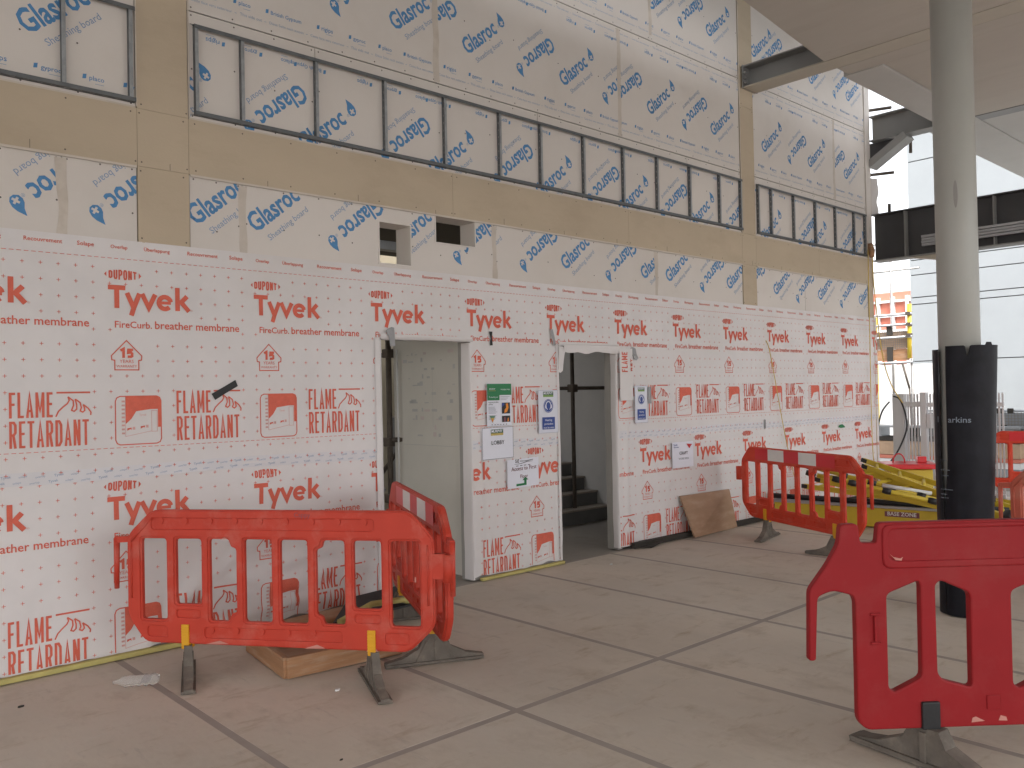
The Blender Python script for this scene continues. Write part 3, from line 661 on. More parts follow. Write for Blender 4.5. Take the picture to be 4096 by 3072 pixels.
patch('paint_mark', [(11.66,1.115),(11.74,1.125),(11.80,1.10),(11.83,1.075),(11.70,1.07),(11.62,1.085)], 'green', 'green spray mark on the membrane beside the far end', 'mark', y=5.768, bulge=0)
def poster(x0, x1, z0, z1, T, mats, label, y=5.757, border=True, tilt=0., cat='notice', name='notice', pm='paper'):
    mb = MB(); n = 5; hx = lambda x, z: y-.003*sin((x-x0)/(x1-x0)*pi)*(1 if z > (z0+z1)/2 else -.3)
    mb.add([(x0+(x1-x0)*i/n, hx(x0+(x1-x0)*i/n, z), z+tilt*(i/n-.5)) for z in (z0, (z0+z1)/2, z1) for i in range(n+1)], [(r_*(n+1)+i, r_*(n+1)+i+1, (r_+1)*(n+1)+i+1, (r_+1)*(n+1)+i) for r_ in range(2) for i in range(n)], 0)
    if border: stroke(T, [(x0+.004, z0+.004), (x1-.004, z0+.004), (x1-.004, z1-.004), (x0+.004, z1-.004)], .0025, 1, closed=True)
    emit(mb, T, lambda x, z, o: (x, y-.0035-o-.0005, z+tilt*((x-x0)/(x1-x0)-.5)), .001, 0)
    return tag(mb.build(name, [pm]+mats), label, cat)
def murphy(T, cx_, z, wd, mg, ml, mw):
    rect(T, cx_-wd/2, z, cx_+wd/2, z+wd*.24, mi=mg); rect(T, cx_-wd/2, z-wd*.13, cx_+wd/2, z, mi=ml, lay=.2)
    wtext(T, 'MURPHY', cx_, z+wd*.05, wd*.9, mi=mw, bold=.03, lay=1, center=True)
# lobby notice
T = []; murphy(T, 5.09, 1.30, .15, 2, 3, 4); wtext(T, 'LOBBY', 5.10, 1.198, .155, mi=1, bold=.004, center=True)
poster(4.91, 5.29, 1.065, 1.355, T, ['inkgrey', 'ink', 'dkgreen', 'gold', 'paper'][1:2]+['dkgreen', 'gold', 'paper'], 'paper sign reading lobby between the doorways', tilt=.005)
# first floor access notice
T = []; wtext(T, 'Access to First', 5.41, .945, .32, mi=1, center=True, bold=.006); wtext(T, 'Floor', 5.41, .872, .10, mi=1, center=True, bold=.006)
fill(T, [(5.31,.822),(5.41,.822),(5.41,.850),(5.388,.850),(5.425,.880),(5.462,.850),(5.44,.850),(5.44,.802),(5.31,.802)], mi=2)
wtext(T, 'SiE', 5.30, 1.018, .05, mi=3, bold=.01); stroke(T, [(5.29,1.005),(5.37,1.006),(5.46,1.02),(5.53,1.018)], [.002,.004,.006,.001], mi=3); stroke(T, [(5.36,1.03),(5.42,1.026),(5.53,1.033)], .005, mi=3)
for k in range(4): rect(T, 5.31+k*.05, .985, 5.34+k*.05, .990, mi=3)
poster(5.205, 5.605, .785, 1.05, T, ['maroon', 'green', 'ink'], 'borderless paper sign reading access to first floor with a green arrow', y=5.750, border=False, tilt=.01)
# toolbox talk sheet
T = []; rect(T, 4.978, 1.645, 5.272, 1.748, mi=2); rect(T, 4.978, 1.598, 5.125, 1.645, mi=2, lay=.3); wtext(T, 'TOOLBOX TALK', 5.14, 1.69, .115, mi=0, bold=.01, lay=1); wtext(T, 'MURPHY', 5.005, 1.695, .07, mi=0, bold=.01, lay=1); rect(T, 5.0, 1.683, 5.08, 1.686, mi=5, lay=1)
wtext(T, 'Protecting our', 5.0, 1.622, .11, mi=0, lay=1); wtext(T, 'Reducing the Risk', 4.992, 1.575, .12, mi=1, bold=.01); wtext(T, 'of Fire', 4.992, 1.555, .05, mi=1, bold=.01)
for k in range(11):
    if k != 6: rect(T, 4.99, 1.535-k*.011, 5.085+random.uniform(-.02, .02), 1.539-k*.011, mi=3)
for k in range(3): rect(T, 5.135, 1.628-k*.014, 5.25-.02*k, 1.632-k*.014, mi=3)
rect(T, 5.152, 1.475, 5.252, 1.575, mi=1); fill(T, [(5.18,1.48),(5.215,1.49),(5.235,1.53),(5.225,1.57),(5.20,1.565),(5.205,1.53),(5.185,1.51)], mi=4, lay=.6); fill(T, [(5.155,1.53),(5.185,1.56),(5.18,1.572),(5.155,1.572)], mi=6, lay=.4)
rect(T, 5.152, 1.368+.03, 5.252, 1.455, mi=1, lay=.1); fill(T, [(5.215,1.40),(5.235,1.405),(5.232,1.44),(5.222,1.43)], mi=4, lay=.6); fill(T, [(5.17,1.40),(5.2,1.40),(5.195,1.44),(5.18,1.445)], mi=7, lay=.5)
fill(T, [(5.0,1.462),(5.072,1.462),(5.037,1.395)], mi=2); fill(T, [(5.012,1.44),(5.06,1.44),(5.037,1.397)], mi=5, lay=.5); fill(T, [(5.02,1.425),(5.052,1.425),(5.037,1.398)], mi=4, lay=.9)
for k in range(6): fill(T, arc(5.03+k*.035, 1.378, .005, .005, 0, 300, 5), mi=1, lay=.1)
poster(4.975, 5.275, 1.365, 1.75, T, ['ink', 'green', 'inkgrey', 'orange', 'gold', 'signblue', 'maroon'], 'green headed toolbox talk sheet with two dark photographs', y=5.754, border=False)
# hearing protection notices
def hearing(x0, x1, z0, z1, label, y):
    T = []; w_ = x1-x0; h_ = z1-z0; cx_ = (x0+x1)/2
    murphy(T, cx_, z1-h_*.12, w_*.52, 2, 3, 0)
    cz = z1-h_*.37; r_ = w_*.245; fill(T, arc(cx_, cz, r_, r_, 0, 345, 22), mi=4)
    stroke(T, arc(cx_, cz, r_*.88, r_*.88, 0, 345, 22), .003, 0, lay=.5, closed=True)
    fill(T, arc(cx_, cz+r_*.05, r_*.60, r_*.68, 0, 340, 16), mi=0, lay=.5); fill(T, arc(cx_, cz+r_*.02, r_*.44, r_*.56, 0, 340, 14), mi=4, lay=1.0); fill(T, [(cx_-r_*.3, cz-r_*.3), (cx_+r_*.3, cz-r_*.3), (cx_+r_*.12, cz-r_*.72), (cx_-r_*.12, cz-r_*.72)], mi=4, lay=1.2)
    for s_ in (-1, 1): fill(T, arc(cx_+s_*r_*.56, cz-r_*.08, r_*.15, r_*.32, 0, 330, 10), mi=0, lay=1.4)
    rect(T, x0+w_*.18, z0+h_*.09, x1-w_*.18, z0+h_*.37, mi=4)
    for k, st in enumerate(('Hearing', 'protection', 'must be worn')): wtext(T, st, cx_, z0+h_*(.28-.085*k), w_*(.34, .44, .54)[k], mi=0, bold=.012, center=True, lay=1)
    poster(x0, x1, z0, z1, T, ['inkgrey', 'dkgreen', 'lime', 'signblue'], label, y=y, pm='paper2')
hearing(5.62, 5.885, 1.27, 1.685, 'blue hearing protection notice on the pillar at the near side of the stair doorway', 5.7545)
hearing(7.05, 7.265, 1.315, 1.715, 'blue hearing protection notice on the wall beyond the stair doorway', 5.749)
T = []; wtext(T, 'CRAFT', 7.895, .93, .155, mi=1, center=True, bold=.006); wtext(T, 'WORK AREA', 7.895, .875, .19, mi=2, center=True, bold=.006); wtext(T, 'South', 7.71, 1.035, .07, mi=3, bold=.01); wtext(T, 'Gloucester', 7.71, 1.012, .10, mi=3, bold=.01)
fill(T, [(7.95,1.05),(8.06,1.04),(8.03,1.02),(8.01,.995),(7.99,1.01),(7.97,1.03)], mi=4); fill(T, [(7.96,1.055),(8.07,1.047),(8.05,1.05)], mi=3, lay=.3)
poster(7.69, 8.085, .785, 1.075, T, ['ink', 'inkgrey', 'signblue', 'inkred'], 'paper sign reading craft work area above the leaning plywood', y=5.752, border=False)
tag(MB().box((7.275, 5.744, 1.52), (7.33, 5.750, 1.70)).build('tape_strip', 'greytape'), 'grey tape strip against the edge of the far hearing notice', 'tape')

# ------------------------------------------------------------------ floor
floor = empty('floor', (0, 0, -.02)); floor['kind'] = 'structure'
MB().box((-12, -10, -.30), (14.4, 5.80, -.006)).build('subfloor', 'floorgap', floor, loc=(0, 0, .02))
xs = [1.80+1.2045*k for k in range(-4, 11)]; ys = [5.77, 3.285, .80, -1.7]
for i in range(len(xs)-1):
    for j in range(3):
        x0, x1, y0, y1 = xs[i], min(xs[i+1], 14.39), ys[j+1], ys[j]
        g = .0235 if j < 2 else .024; cx_, cy_ = (x0+x1)/2, (y0+y1)/2
        o = MB().box((x0+g-cx_, y0+g-cy_, 0), (x1-g-cx_, y1-g-cy_,   .0032)).build('floor_board', 'floorb', floor, bevel=0, loc=(cx_, cy_, .0115))
        o.rotation_euler = (random.uniform(-.0004, .0004), random.uniform(-.0006, .0006), random.uniform(-.001, .001))
# yard outside beyond the slab edge
tag(MB().box((14.41, -150, -.8), (300, 250, -.35)).build('yard_ground', 'yard'), kind='structure')
tag(MB().box((-150, -150, -.8), (-12.01, 250, -.35)).build('ground', 'yard'), kind='structure')
tag(MB().box((-12, -150, -.8), (14.4, -10.01, -.35)).build('ground', 'yard'), kind='structure')
# interior
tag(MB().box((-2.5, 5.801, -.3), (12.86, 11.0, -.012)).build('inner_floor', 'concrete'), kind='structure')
tag(MB().box((-2.4, 9.6, -.01), (12.8, 9.75, 3.6)).build('inner_back_wall', 'innertan'), 'tan inner back wall seen through the doorways', 'wall')
pw = empty('partition_wall', (4.98, 6.5, 0), label='pale plastered partition with pinned drawings inside the lobby doorway', cat='wall')
MB().box((-.06, -.545, -.01), (.09, .62, 2.55)).build('plaster', 'inner', pw)
tag(MB().box((8.48, 5.955, -.01), (8.62, 9.55, 3.3)).build('stair_side_wall', 'stairwall'), 'grey plastered wall beside the concrete stairs', 'wall')
tag(MB().box((5.2, 9.2, -.01), (8.47, 9.35, 3.3)).build('stair_back_wall', 'innertan'), 'tan wall behind the concrete stairs', 'wall')
tag(MB().box((-2.4, 5.96, 3.35), (12.8, 8.5, 3.5)).build('inner_ceiling', 'darkceil'), kind='structure')
# drawings pinned on the partition
mb = MB(); mb.box((4.9135, 6.07+.0, 1.16), (4.9185, 6.98, 2.14))
T = []
for k in range(46):
    a, b = random.uniform(6.12, 6.9), random.choice([2.05, 1.98, 1.9, 1.82, 1.75, 1.66, 1.58, 1.5, 1.42, 1.33, 1.26]); rect(T, a, b, a+random.uniform(.015, .09), b+random.uniform(.006, .045), mi=1+(k % 5 == 0), lay=k % 4*.4)
stroke(T, [(6.47, 1.9), (6.47, 1.35)], .004, 1); stroke(T, [(6.10, 1.175), (6.96, 1.175)], .004, 1, lay=.5)
emit(mb, T, lambda x, z, o: (4.9133-o, x, z), .001, 0)
tag(mb.build('drawing_sheet', ['inner', 'drawgrey', 'drawpink']), 'large site drawing pinned to the partition inside the lobby doorway', 'drawing')
# scaffold inside the lobby doorway
sf = empty('inner_scaffold', (4.91, 7.2, 0), label='scaffold of rusty tubes and couplers just inside the lobby doorway', cat='scaffold')
for a, b, r_, nm, mt in (((4.90, 7.18, 0), (4.885, 7.16, 2.30), .03, 'standard', 'tubedark'), ((4.895, 7.02, .4), (4.885, 7.01, 2.12), .009, 'daylight_slit_rod', 'white'), ((3.7, 7.9, 2.08), (5.2, 7.7, 2.10), .026, 'ledger', 'tubedark'), ((3.6, 7.9, 1.16), (5.1, 7.75, 1.17), .026, 'ledger', 'tubedark'),  # thin white rod stands in for a slit of daylight
                     ((3.6, 8.3, 1.62), (5.3, 8.1, 1.64), .02, 'ledger', 'tubedark'), ((4.95, 6.92, 1.22), (4.85, 7.5, 1.20), .026, 'transom', 'tubedark'), ((4.6, 7.1, .62), (5.3, 7.9, .62), .024, 'ledger', 'tube'), ((4.4, 7.6, .1), (5.4, 7.7, 1.1), .024, 'brace', 'tubedark')):
    MB().tube([Vector(a)-Vector((4.91, 7.2, 0)), Vector(b)-Vector((4.91, 7.2, 0))], r_, 10).build(nm, mt, sf)
for z_ in (2.09, 1.19, .62): MB().box((-.06, -.07, z_-.045), (.05, .03, z_+.045)).build('coupler', 'tubedark', sf, bevel=.01)
# stairs and handrail in the stair doorway
st_ = empty('staircase', (7.6, 7.35, 0), label='dark concrete stairs climbing away inside the second doorway', cat='stairs')
for k in range(8):
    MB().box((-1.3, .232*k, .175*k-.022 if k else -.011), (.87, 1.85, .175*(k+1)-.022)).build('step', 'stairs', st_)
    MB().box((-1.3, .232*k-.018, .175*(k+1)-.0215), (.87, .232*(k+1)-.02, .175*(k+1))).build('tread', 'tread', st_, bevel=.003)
hr = empty('temporary_handrail', (7.8, 7.36, 0), label='upright and crossing dark tubes standing before the stairs', cat='handrail')
MB().tube([(0, 0, .2), (0, 0, 2.6)], .026, 10).build('upright_tube', 'tubedark', hr)
MB().tube([(-.55, .42, 1.715), (.67, -.5, 1.705)], .024, 10).build('cross_tube', 'tubedark', hr)
MB().box((-.05, -.05, 1.66), (.05, .05, 1.76)).build('coupler', 'tubedark', hr, bevel=.01)
# seen through the vents
tag(MB().bar((3.0, 6.6, 3.06), (4.9, 6.6, 3.06), .10, .08).build('inner_steel', 'alu'), 'pale steel member seen through the wall vents', 'beam')
tag(MB().bar((3.0, 6.9, 2.87), (4.95, 6.9, 2.87), .06, .05).build('inner_batten', 'yellowfoam'), 'yellowish batten seen through the lower wall vent', 'batten')

# ------------------------------------------------------------------ canopy, beams, column
ZS = 5.42
can = empty('canopy', (9, 2, ZS), label='canopy ceiling of brown grey soffit boards over the walkway', cat='canopy')
def sof(x0, x1, y0, y1, z0, z1, m_='soffit', nm='soffit_panel'):
    return MB().box((x0-9, y0-2, z0-ZS), (x1-9, y1-2, z1-ZS)).build(nm, m_, can, bevel=.003)
for x0, x1 in ((-14.0, -9.0), (-8.99, -5.95), (-5.94, -2.9), (-2.89, .15), (.16, 3.19), (3.2, 6.24), (6.25, 9.295),):
    mb = MB(); e = lambda x: 4.40+.115*(max(x, 4.5)-6.9)
    yb_ = -13 if x1 < 3.3 else (-9 if x1 < 6.3 else -6.5)  # out-of-view panels reach further back on the left to cut the light there
    mb.prism([(x0-9, yb_-2, 0), (x1-9, yb_-2, 0), (x1-9, e(x1)-2, 0), (x0-9, e(x0)-2, 0)], (0, 0, .25)); mb.build('soffit_panel', 'soffit', can)
sof(9.62, 9.90, -5, 4.68, ZS, ZS+.25); sof(9.91, 12.84, -4,4.26, ZS+.004, ZS+.25)
sof(9.905, 18, 4.27, 4.74, ZS-.012, ZS+.2, 'soffit2', 'edge_panel')
sof(13.12, 18, -4, 4.26, ZS+.002, ZS+.25, 'soffit2'); sof(13.12, 18, 4.745, 4.98, ZS-.006, ZS+.2, 'soffit2', 'edge_panel')
sof(-14, 3.2, -12.8, 4.0, ZS+.3, ZS+.5, 'steelgrey', 'roof_deck'); sof(3.21, 18, -6, 4.0, ZS+.3, ZS+.5, 'steelgrey', 'roof_deck')  # unseen deck, its left half stretched back with the panels to block light
def ibeam(name, label, x, w_, z0, z1, y0, y1, mt, mbot=None, stiff=(), tf=.018, flb='flange'):
    b = empty(name, (x, y1, z0), label=label, cat='steel beam')
    L_ = y0-y1; h_ = z1-z0
    MB().box((-w_/2, L_, 0), (w_/2, 0, tf)).build('flange', mbot or mt, b, bevel=.002); MB().box((-w_/2, L_, h_-tf), (w_/2, 0, h_)).build('flange', mt, b, bevel=.002)
    MB().box((-.006, L_, tf+.0005), (.006, 0, h_-tf-.0005)).build('web', mt, b)
    for s_ in stiff: MB().box((-w_/2+.006, s_-y1-.007, tf+.001), (-.0065, s_-y1+.007, h_-tf-.001)).build('stiffener', 'steelgrey', b, bevel=.001)
    return b
b1 = ibeam('steel_beam', 'grey steel beam with cream underside running out from the narrow tan strip', 9.458, .30, ZS-.002, 5.70, -7, 5.775, 'steelgrey', 'steelcream')
for k in range(3): MB().tube([(-.17, -.06, .06+.06*k), (-.12, -.06, .06+.06*k)], .014, 8).build('bolt', 'steelgrey', b1)
MB().box((-.17, -.035, .0), (.17, -.022, .285)).build('end_plate', 'steelgrey', b1)
big = ibeam('steel_beam', 'deep dark steel beam with stiffeners at the far end of the wall', 12.98, .26, 3.57, 4.29, -6, 5.775, 'steeldark', 'steelgrey', (5.28, 4.07, 2.87, 1.67, .47))
MB().prism([(-.10, -1.35, -.004), (-.10, -.55, -.004), (-.10, -1.35, -.16)], (.20, 0, 0)).build('haunch_plate', 'steelcream', big)
mb = MB()
for dz, dy in ((0, 0), (.045, -.012), (.09, 0), (.135, -.012)): mb.box((-.19, -9, .135+dz), (-.135+dy*0, -.76, .175+dz)) if False else mb.box((-.185-(.012 if dy else 0), -9, .125+dz*.9), (-.135, -.76, .160+dz*.9))
tag(mb.build('cable_tray', 'alu', None, loc=(12.98, 5.775, 3.57), bevel=.003), 'ribbed pale metal channel fixed along the dark steel beam', 'cable tray')
b2 = ibeam('steel_beam', 'grey steel beam at soffit level above the dark beam', 12.98, .26, ZS-.004, 5.80, -7, 5.775, 'steelgrey', 'steelgrey')
br = MB().bar((12.95, 5.80, 5.05), (12.95, 5.22, 5.40), .26, .11, up=(0, .6, 1)); tag(br.build('diagonal_brace', 'steelgrey2', bevel=.004), 'short diagonal steel brace under the soffit level beam', 'brace')
tag(MB().prism([(13.0, 5.95, 5.42), (13.0, 5.45, 5.42), (13.0, 5.95, 5.12)], (.02, 0, 0)).build('gusset_plate', 'steeldark'), 'dark gusset plate behind the diagonal brace', 'plate')
cp = empty('steel_column', (6.577, 2.33, 0), label='round grey steel column with its foot in black plastic', cat='column')
MB().tube([(0, 0, 0), (0, 0, ZS+.02)], .1385, 48).build('shaft', 'colgrey', cp)
a0 = atan2(-2.33, -6.577); q = (cos(a0)*.1388, sin(a0)*.1388)
mb = MB(); mb.add([(cos(a0+.0+.014*cos(t/8*pi)/.1388*1.0)*.1392, sin(a0+.014*cos(t/8*pi)/.1388)*.1392, 3.02+.10*sin(t/8*pi)) for t in range(16)], [tuple(range(16))]); mb.build('stain', 'colstain', cp)
mb = MB(); n = 12; V = []
for i in range(n+1):
    z = 4.30+.56*i/n
    for k in range(5): V.append((12.87+.03*k+.02*noise.noise((z*7, k, 1)), 5.80-.02*k+.05*noise.noise((z*5, k, 4)), z))
mb.add(V, [(i*5+k, i*5+k+1, (i+1)*5+k+1, (i+1)*5+k) for i in range(n) for k in range(4)], 0, True); tag(mb.build('torn_membrane_scrap', 'membrane'), 'crumpled scrap of white membrane at the wall end above the dark beam', 'scrap')
# loose black wrap: two curved skins with a slit at the near left
wr = empty('column_wrap', (6.577, 2.33, 0), label='loose black plastic sheet wrapped around the foot of the round column', cat='wrap')
def skin(a_lo, a_hi, ztop, n=40, nz=26, name='wrap_sheet'):
    mb = MB(); V = []; 
    for j in range(nz+1):
        for i in range(n+1):
            t_ = i/n; zt = ztop(t_); z = zt*j/nz; zz = z/1.93
            lo, hi = a_lo(z), a_hi(z); a = a0+(lo+(hi-lo)*t_)
            r_ = .174+.036*min(1, zz)**1.2+.006*noise.noise((a*2, z*1.5, 3))+.008*cos(a*3)*zz
            V.append((cos(a)*r_+VR[0]*.042*zz, sin(a)*r_+VR[1]*.042*zz, z+.002))
    N_ = n+1; F = [(j*N_+i, j*N_+i+1, (j+1)*N_+i+1, (j+1)*N_+i) for j in range(nz) for i in range(n)]
    b_ = len(V); V += [(x*.985, y*.985, z) for x, y, z in V]
    mb.add(V, F+[tuple(b_+k for k in reversed(f)) for f in F]+[(j*N_+e, (j+1)*N_+e, b_+(j+1)*N_+e, b_+j*N_+e) for j in range(nz) for e in (0, n)], 0, True)
    return mb.build(name, 'wrap', wr)
VR = (.736, -.677)
gap = lambda z: (.30 if z > 1.1 else .30*max(0, (z-.75)/.35) if z > .75 else (.26 if .25 < z < .55 else 0.02))
mid = -.82
def notch(t_):
    d = abs(t_-.172); return 1.93-(.10*max(0, 1-d/.018) if d < .018 else 0)+(.02 if .3 < t_ < .36 else 0)
skin(lambda z: mid+gap(z)/2, lambda z: mid+4.4, notch, n=90)
skin(lambda z: -1.85, lambda z: mid-gap(z)/2, lambda t_: 1.91, n=20)
T = []; wtext(T, 'arkins', -.105, 1.385, .135, bold=.012); wtext(T, 'I', -.185, 1.385, .006)
for zz, x0, wd in ((1.11, -.17, .05), (1.04, -.17, .07), (1.0, -.16, .05), (.90, -.17, .09), (.865, -.17, .05), (.84, -.17, .06)): rect(T, x0, zz, x0+wd, zz+.004)
mb = MB(); 
def wf(x, z, o):
    r_ = .174+.036*min(1, z/1.93)**1.2+.016; a = a0+x/.175*1.0
    rr = .174+.036*min(1, z/1.93)**1.2+.006*noise.noise((a*2, z*1.5, 3))+.008*cos(a*3)*(z/1.93)+.0035
    return (cos(a)*rr+VR[0]*.042*z/1.93, sin(a)*rr+VR[1]*.042*z/1.93, z)
emit(mb, split_long(T, .02), wf, 0); wp = mb.build('wrap_print', 'wraptext', wr); wp['kind'] = 'stuff'

tag(MB().box((-10, 1.0, 7.21), (12.9, 6.3, 7.5)).build('light_block_slab', 'core'), 'added unseen slab above the wall that blocks light from overhead', 'light blocker')  # unseen slab added to keep sky light off the upper wall
# ------------------------------------------------------------------ plastic barriers
def rounded(P, r_, n=3):
    out = []; N_ = len(P)
    for i in range(N_):
        a, p, b = Vector(P[i-1]), Vector(P[i]), Vector(P[(i+1) % N_]); r = r_[i] if isinstance(r_, (list, tuple)) else r_
        d1, d2 = (a-p), (b-p); k = min(r, d1.length*.45, d2.length*.45); s0 = p+d1.normalized()*k; s1 = p+d2.normalized()*k
        for j in range(n+1):
            t_ = j/n; out.append(tuple((s0*(1-t_)**2+p*2*t_*(1-t_)+s1*t_*t_)))
    return out
def plate(outline, holes, th, bev=.005):
    cv = bpy.data.curves.new('p', 'CURVE'); cv.dimensions = '2D'; cv.fill_mode = 'BOTH'; cv.extrude = th/2-bev; cv.bevel_depth = bev; cv.bevel_resolution = 1; cv.offset = -bev
    for P in [outline]+list(holes):
        s_ = cv.splines.new('POLY'); s_.points.add(len(P)-1); s_.use_cyclic_u = True
        for k, p in enumerate(P): s_.points[k].co = (p[0], p[1], 0, 1)
    o = bpy.data.objects.new('p', cv); COL.objects.link(o)
    me = bpy.data.meshes.new_from_object(o.evaluated_get(bpy.context.evaluated_depsgraph_get()))
    V = [(v.co.x, v.co.z, v.co.y) for v in me.vertices]; F = [tuple(reversed(p.vertices)) for p in me.polygons]
    bpy.data.objects.remove(o); bpy.data.curves.remove(cv); bpy.data.meshes.remove(me)
    return V, F
def grow(P, d):
    cx_ = sum(p[0] for p in P)/len(P); cy_ = sum(p[1] for p in P)/len(P)
    return [(p[0]+(d if p[0] > cx_ else -d), p[1]+(d if p[1] > cy_ else -d)) for p in P]
OUT_A = [(-.80,1.0),(-.965,.845),(-.965,.36),(-.85,.205),(.80,.20),(.955,.35),(.955,.845),(.81,1.0)]
SL = [(-.868,-.705,0),(-.644,-.478,1),(-.424,-.254,2),(-.201,-.031,0),(.025,.192,0),(.246,.419,3),(.476,.640,1),(.698,.868,0)]
def slotA(a, b, k):
    z0, z1 = (.44 if k == 1 else .345), .828; t_ = .045
    P = [(a, z0), (b, z0), (b, z1), (a, z1)]
    if k == 2: P = [(a, z0), (b-t_, z0), (b-t_*.8, z0+t_), (b, z0+t_*1.2), (b, z1-t_*1.2), (b-t_*.8, z1-t_), (b-t_, z1), (a, z1)]
    if k == 3: P = [(a+t_, z0), (b, z0), (b, z1), (a+t_, z1), (a+t_*.8, z1-t_), (a, z1-t_*1.2), (a, z0+t_*1.2), (a+t_*.8, z0+t_)]
    return P
def barA_mesh():
    mb = MB(); ol = rounded(OUT_A, .05)
    V, F = plate(ol, [rounded(slotA(*s_), .022) for s_ in SL], .030); mb.add(V, F)
    gr = [[(-.80,.885),(.60,.885),(.60,.950),(-.80,.950)], [(-.83,.245),(-.70,.245),(-.70,.305),(-.83,.305)], [(-.46,.245),(.40,.245),(.40,.305),(-.46,.305)], [(.66,.245),(.80,.245),(.80,.305),(.66,.305)],
          [(-.64,.36),(-.485,.36),(-.485,.405),(-.64,.405)], [(.48,.36),(.635,.36),(.635,.405),(.48,.405)]]
    ol2 = rounded([(p[0]*.992, .6+(p[1]-.6)*.985) for p in OUT_A], .045)
    V, F = plate(ol2, [rounded(grow(slotA(*s_), .010), .024) for s_ in SL]+[rounded(g, .02) for g in gr], .050, .007); mb.add(V, F)
    for side in (-1, 1):
        for k in range(9):
            for z_ in (.935, .292):
                x_ = -.74+k*.16
                if z_ < .5 and (x_ < -.44 or x_ > .38): continue
                if x_ > .56: continue
                mb.tube([(x_, side*.010, z_), (x_, side*.0242, z_)], .022, 12)
        for a, b in (((-.93, .47), (-.93, .81)), ((-.93, .81), (-.79, .955)), ((.92, .47), (.92, .81))):
            mb.tube([(a[0], side*.0255, a[1]), (b[0], side*.0255, b[1])], .006, 6)
    return mb
def hookA():
    mb = MB(); mb.bar((-.955, 0, .822), (-1.05, 0, .815), .03, .035); mb.tube([(-1.045, 0, .825), (-1.048, 0, .52)], [.019, .015], 10); return mb
def eyeA():
    mb = MB(); mb.box((.945, -.024, .62), (1.02, .024, .76)); mb.tube([(1.03, 0, .60), (1.03, 0, .755)], .034, 12); return mb
def footmesh(L_=.31, h_=.20, t_=.045, top=.05):
    mb = MB(); P = [(-L_,0),(-L_,.022),(-.20,.045),(-.10,.095),(-top,h_),(top,h_),(.10,.095),(.20,.045),(L_,.022),(L_,0)]
    mb.prism([(-t_/2, p[0], p[1]) for p in P], (t_, 0, 0)); mb.prism([(-t_*.85, -L_+.004, 0), (t_*.85, -L_+.004, 0), (t_*.85, L_-.004, 0), (-t_*.85, L_-.004, 0)], (0, 0, .015))
    for s_ in (-1, 1):
        for y_ in (-.12, 0, .12): mb.bar((s_*t_*.5, y_, .01), (s_*t_*.5, y_*.4, h_*.7), .012, .012, up=(1, 0, 0))
    return mb
def me_of(mb, name, mats, bev=0):
    o = mb.build(name, mats); me = o.data; bpy.data.objects.remove(o); return me
ME_A = {k: me_of(barA_mesh(), 'panel', [k]) for k in ('red', 'red2', 'fadedred')}
ME_HOOK = {k: me_of(hookA(), 'hook', [k]) for k in ('red', 'red2', 'fadedred')}; ME_EYE = {k: me_of(eyeA(), 'hook_socket', [k]) for k in ('red', 'red2', 'fadedred')}
ME_FOOT = me_of(footmesh(), 'foot', ['rubber'])
mbc = MB(); mbc.box((-.0235, -.034, .178), (.0235, .034, .322))
for k in range(8): mbc.box((-.0245, -.0355, .19+k*.016), (.0245, .0355, .196+k*.016))
ME_CLIP = me_of(mbc, 'foot_clip', ['yellowclip'])
def refl(a, b): mb = MB(); [mb.box((a, s_*.0248, .862), (b, s_*.0262, .985)) for s_ in (-1, 1)]; return mb
RED_A, WH_A = [(-.68, -.452), (-.178, .058), (.332, .60)], [(-.45, -.18), (.06, .33)]
ME_RR = [me_of(refl(*r_), 'reflective_strip', ['sheetred']) for r_ in RED_A]; ME_RW = [me_of(refl(*r_), 'reflective_strip', ['sheetwhite']) for r_ in WH_A]
def barrierA(loc, rz, label, col='red', strips=True, twist=(0, 0), fy=(-.58, .58), group='red plastic pedestrian barriers', lean=0, flip=False, sx=1):
    b = empty('plastic_barrier', loc, rz, label=label, cat='barrier', group=group); b.rotation_euler = (lean, 0, rz); b.scale = (sx, 1, 1)
    link('panel', ME_A[col], b); link('hook', ME_HOOK[col], b); link('hook_socket', ME_EYE[col], b)
    for k in range(2):
        f = link('foot', ME_FOOT, b, loc=(fy[k], 0, 0), bevel=.004); f.rotation_euler = (0, 0, twist[k]); link('foot_clip', ME_CLIP, b, loc=(fy[k], 0, 0), bevel=.002)
    if strips:
        for me in ME_RR+ME_RW: link('reflective_strip', me, b).rotation_euler = (0, 0, pi if flip else 0)
    return b
u1 = Vector((.6011, -.7992)); P1 = Vector((1.862, 5.2265))+u1*.785
B1 = barrierA((P1.x, P1.y, 0), atan2(u1.y, u1.x), 'red barrier nearest the wall with no reflective strips, a timber tray behind it', strips=False, twist=(radians(31), radians(31)))
T = []; wtext(T, 'Cappy', .12, .962, .10, bold=-.004); mb = MB(); emit(mb, T, lambda x, z, o: (x, -.0262-o, z), .0006); mb.build('handwriting', 'maroon', B1)
for pts in ([(.545,.20),(.62,.202),(.60,.222),(.56,.215)], [(-.35,.828),(-.30,.832),(-.32,.842)], [(.84,.60),(.85,.60),(.85,.63),(.842,.63)], [(-.45,.21),(-.30,.215),(-.36,.232)], [(.17,.205),(.3,.21),(.25,.23)]):
    T = []; fill(T, pts); mb = MB(); emit(mb, T, lambda x, z, o: (x, -.0258-o, z), .0006); mb.build('scuff', 'scuff', B1)
u2 = Vector((.42, .907)).normalized(); c2 = Vector((2.99, 3.80))+u2*1.0
barrierA((c2.x, c2.y, 0), atan2(u2.y, u2.x), 'red and white striped barrier angled towards the lobby doorway', twist=(0, 0), fy=(-.52, .55))
u3 = Vector((-.4245, -.9054)); c3 = Vector((8.5975, 5.3933))+u3*.95
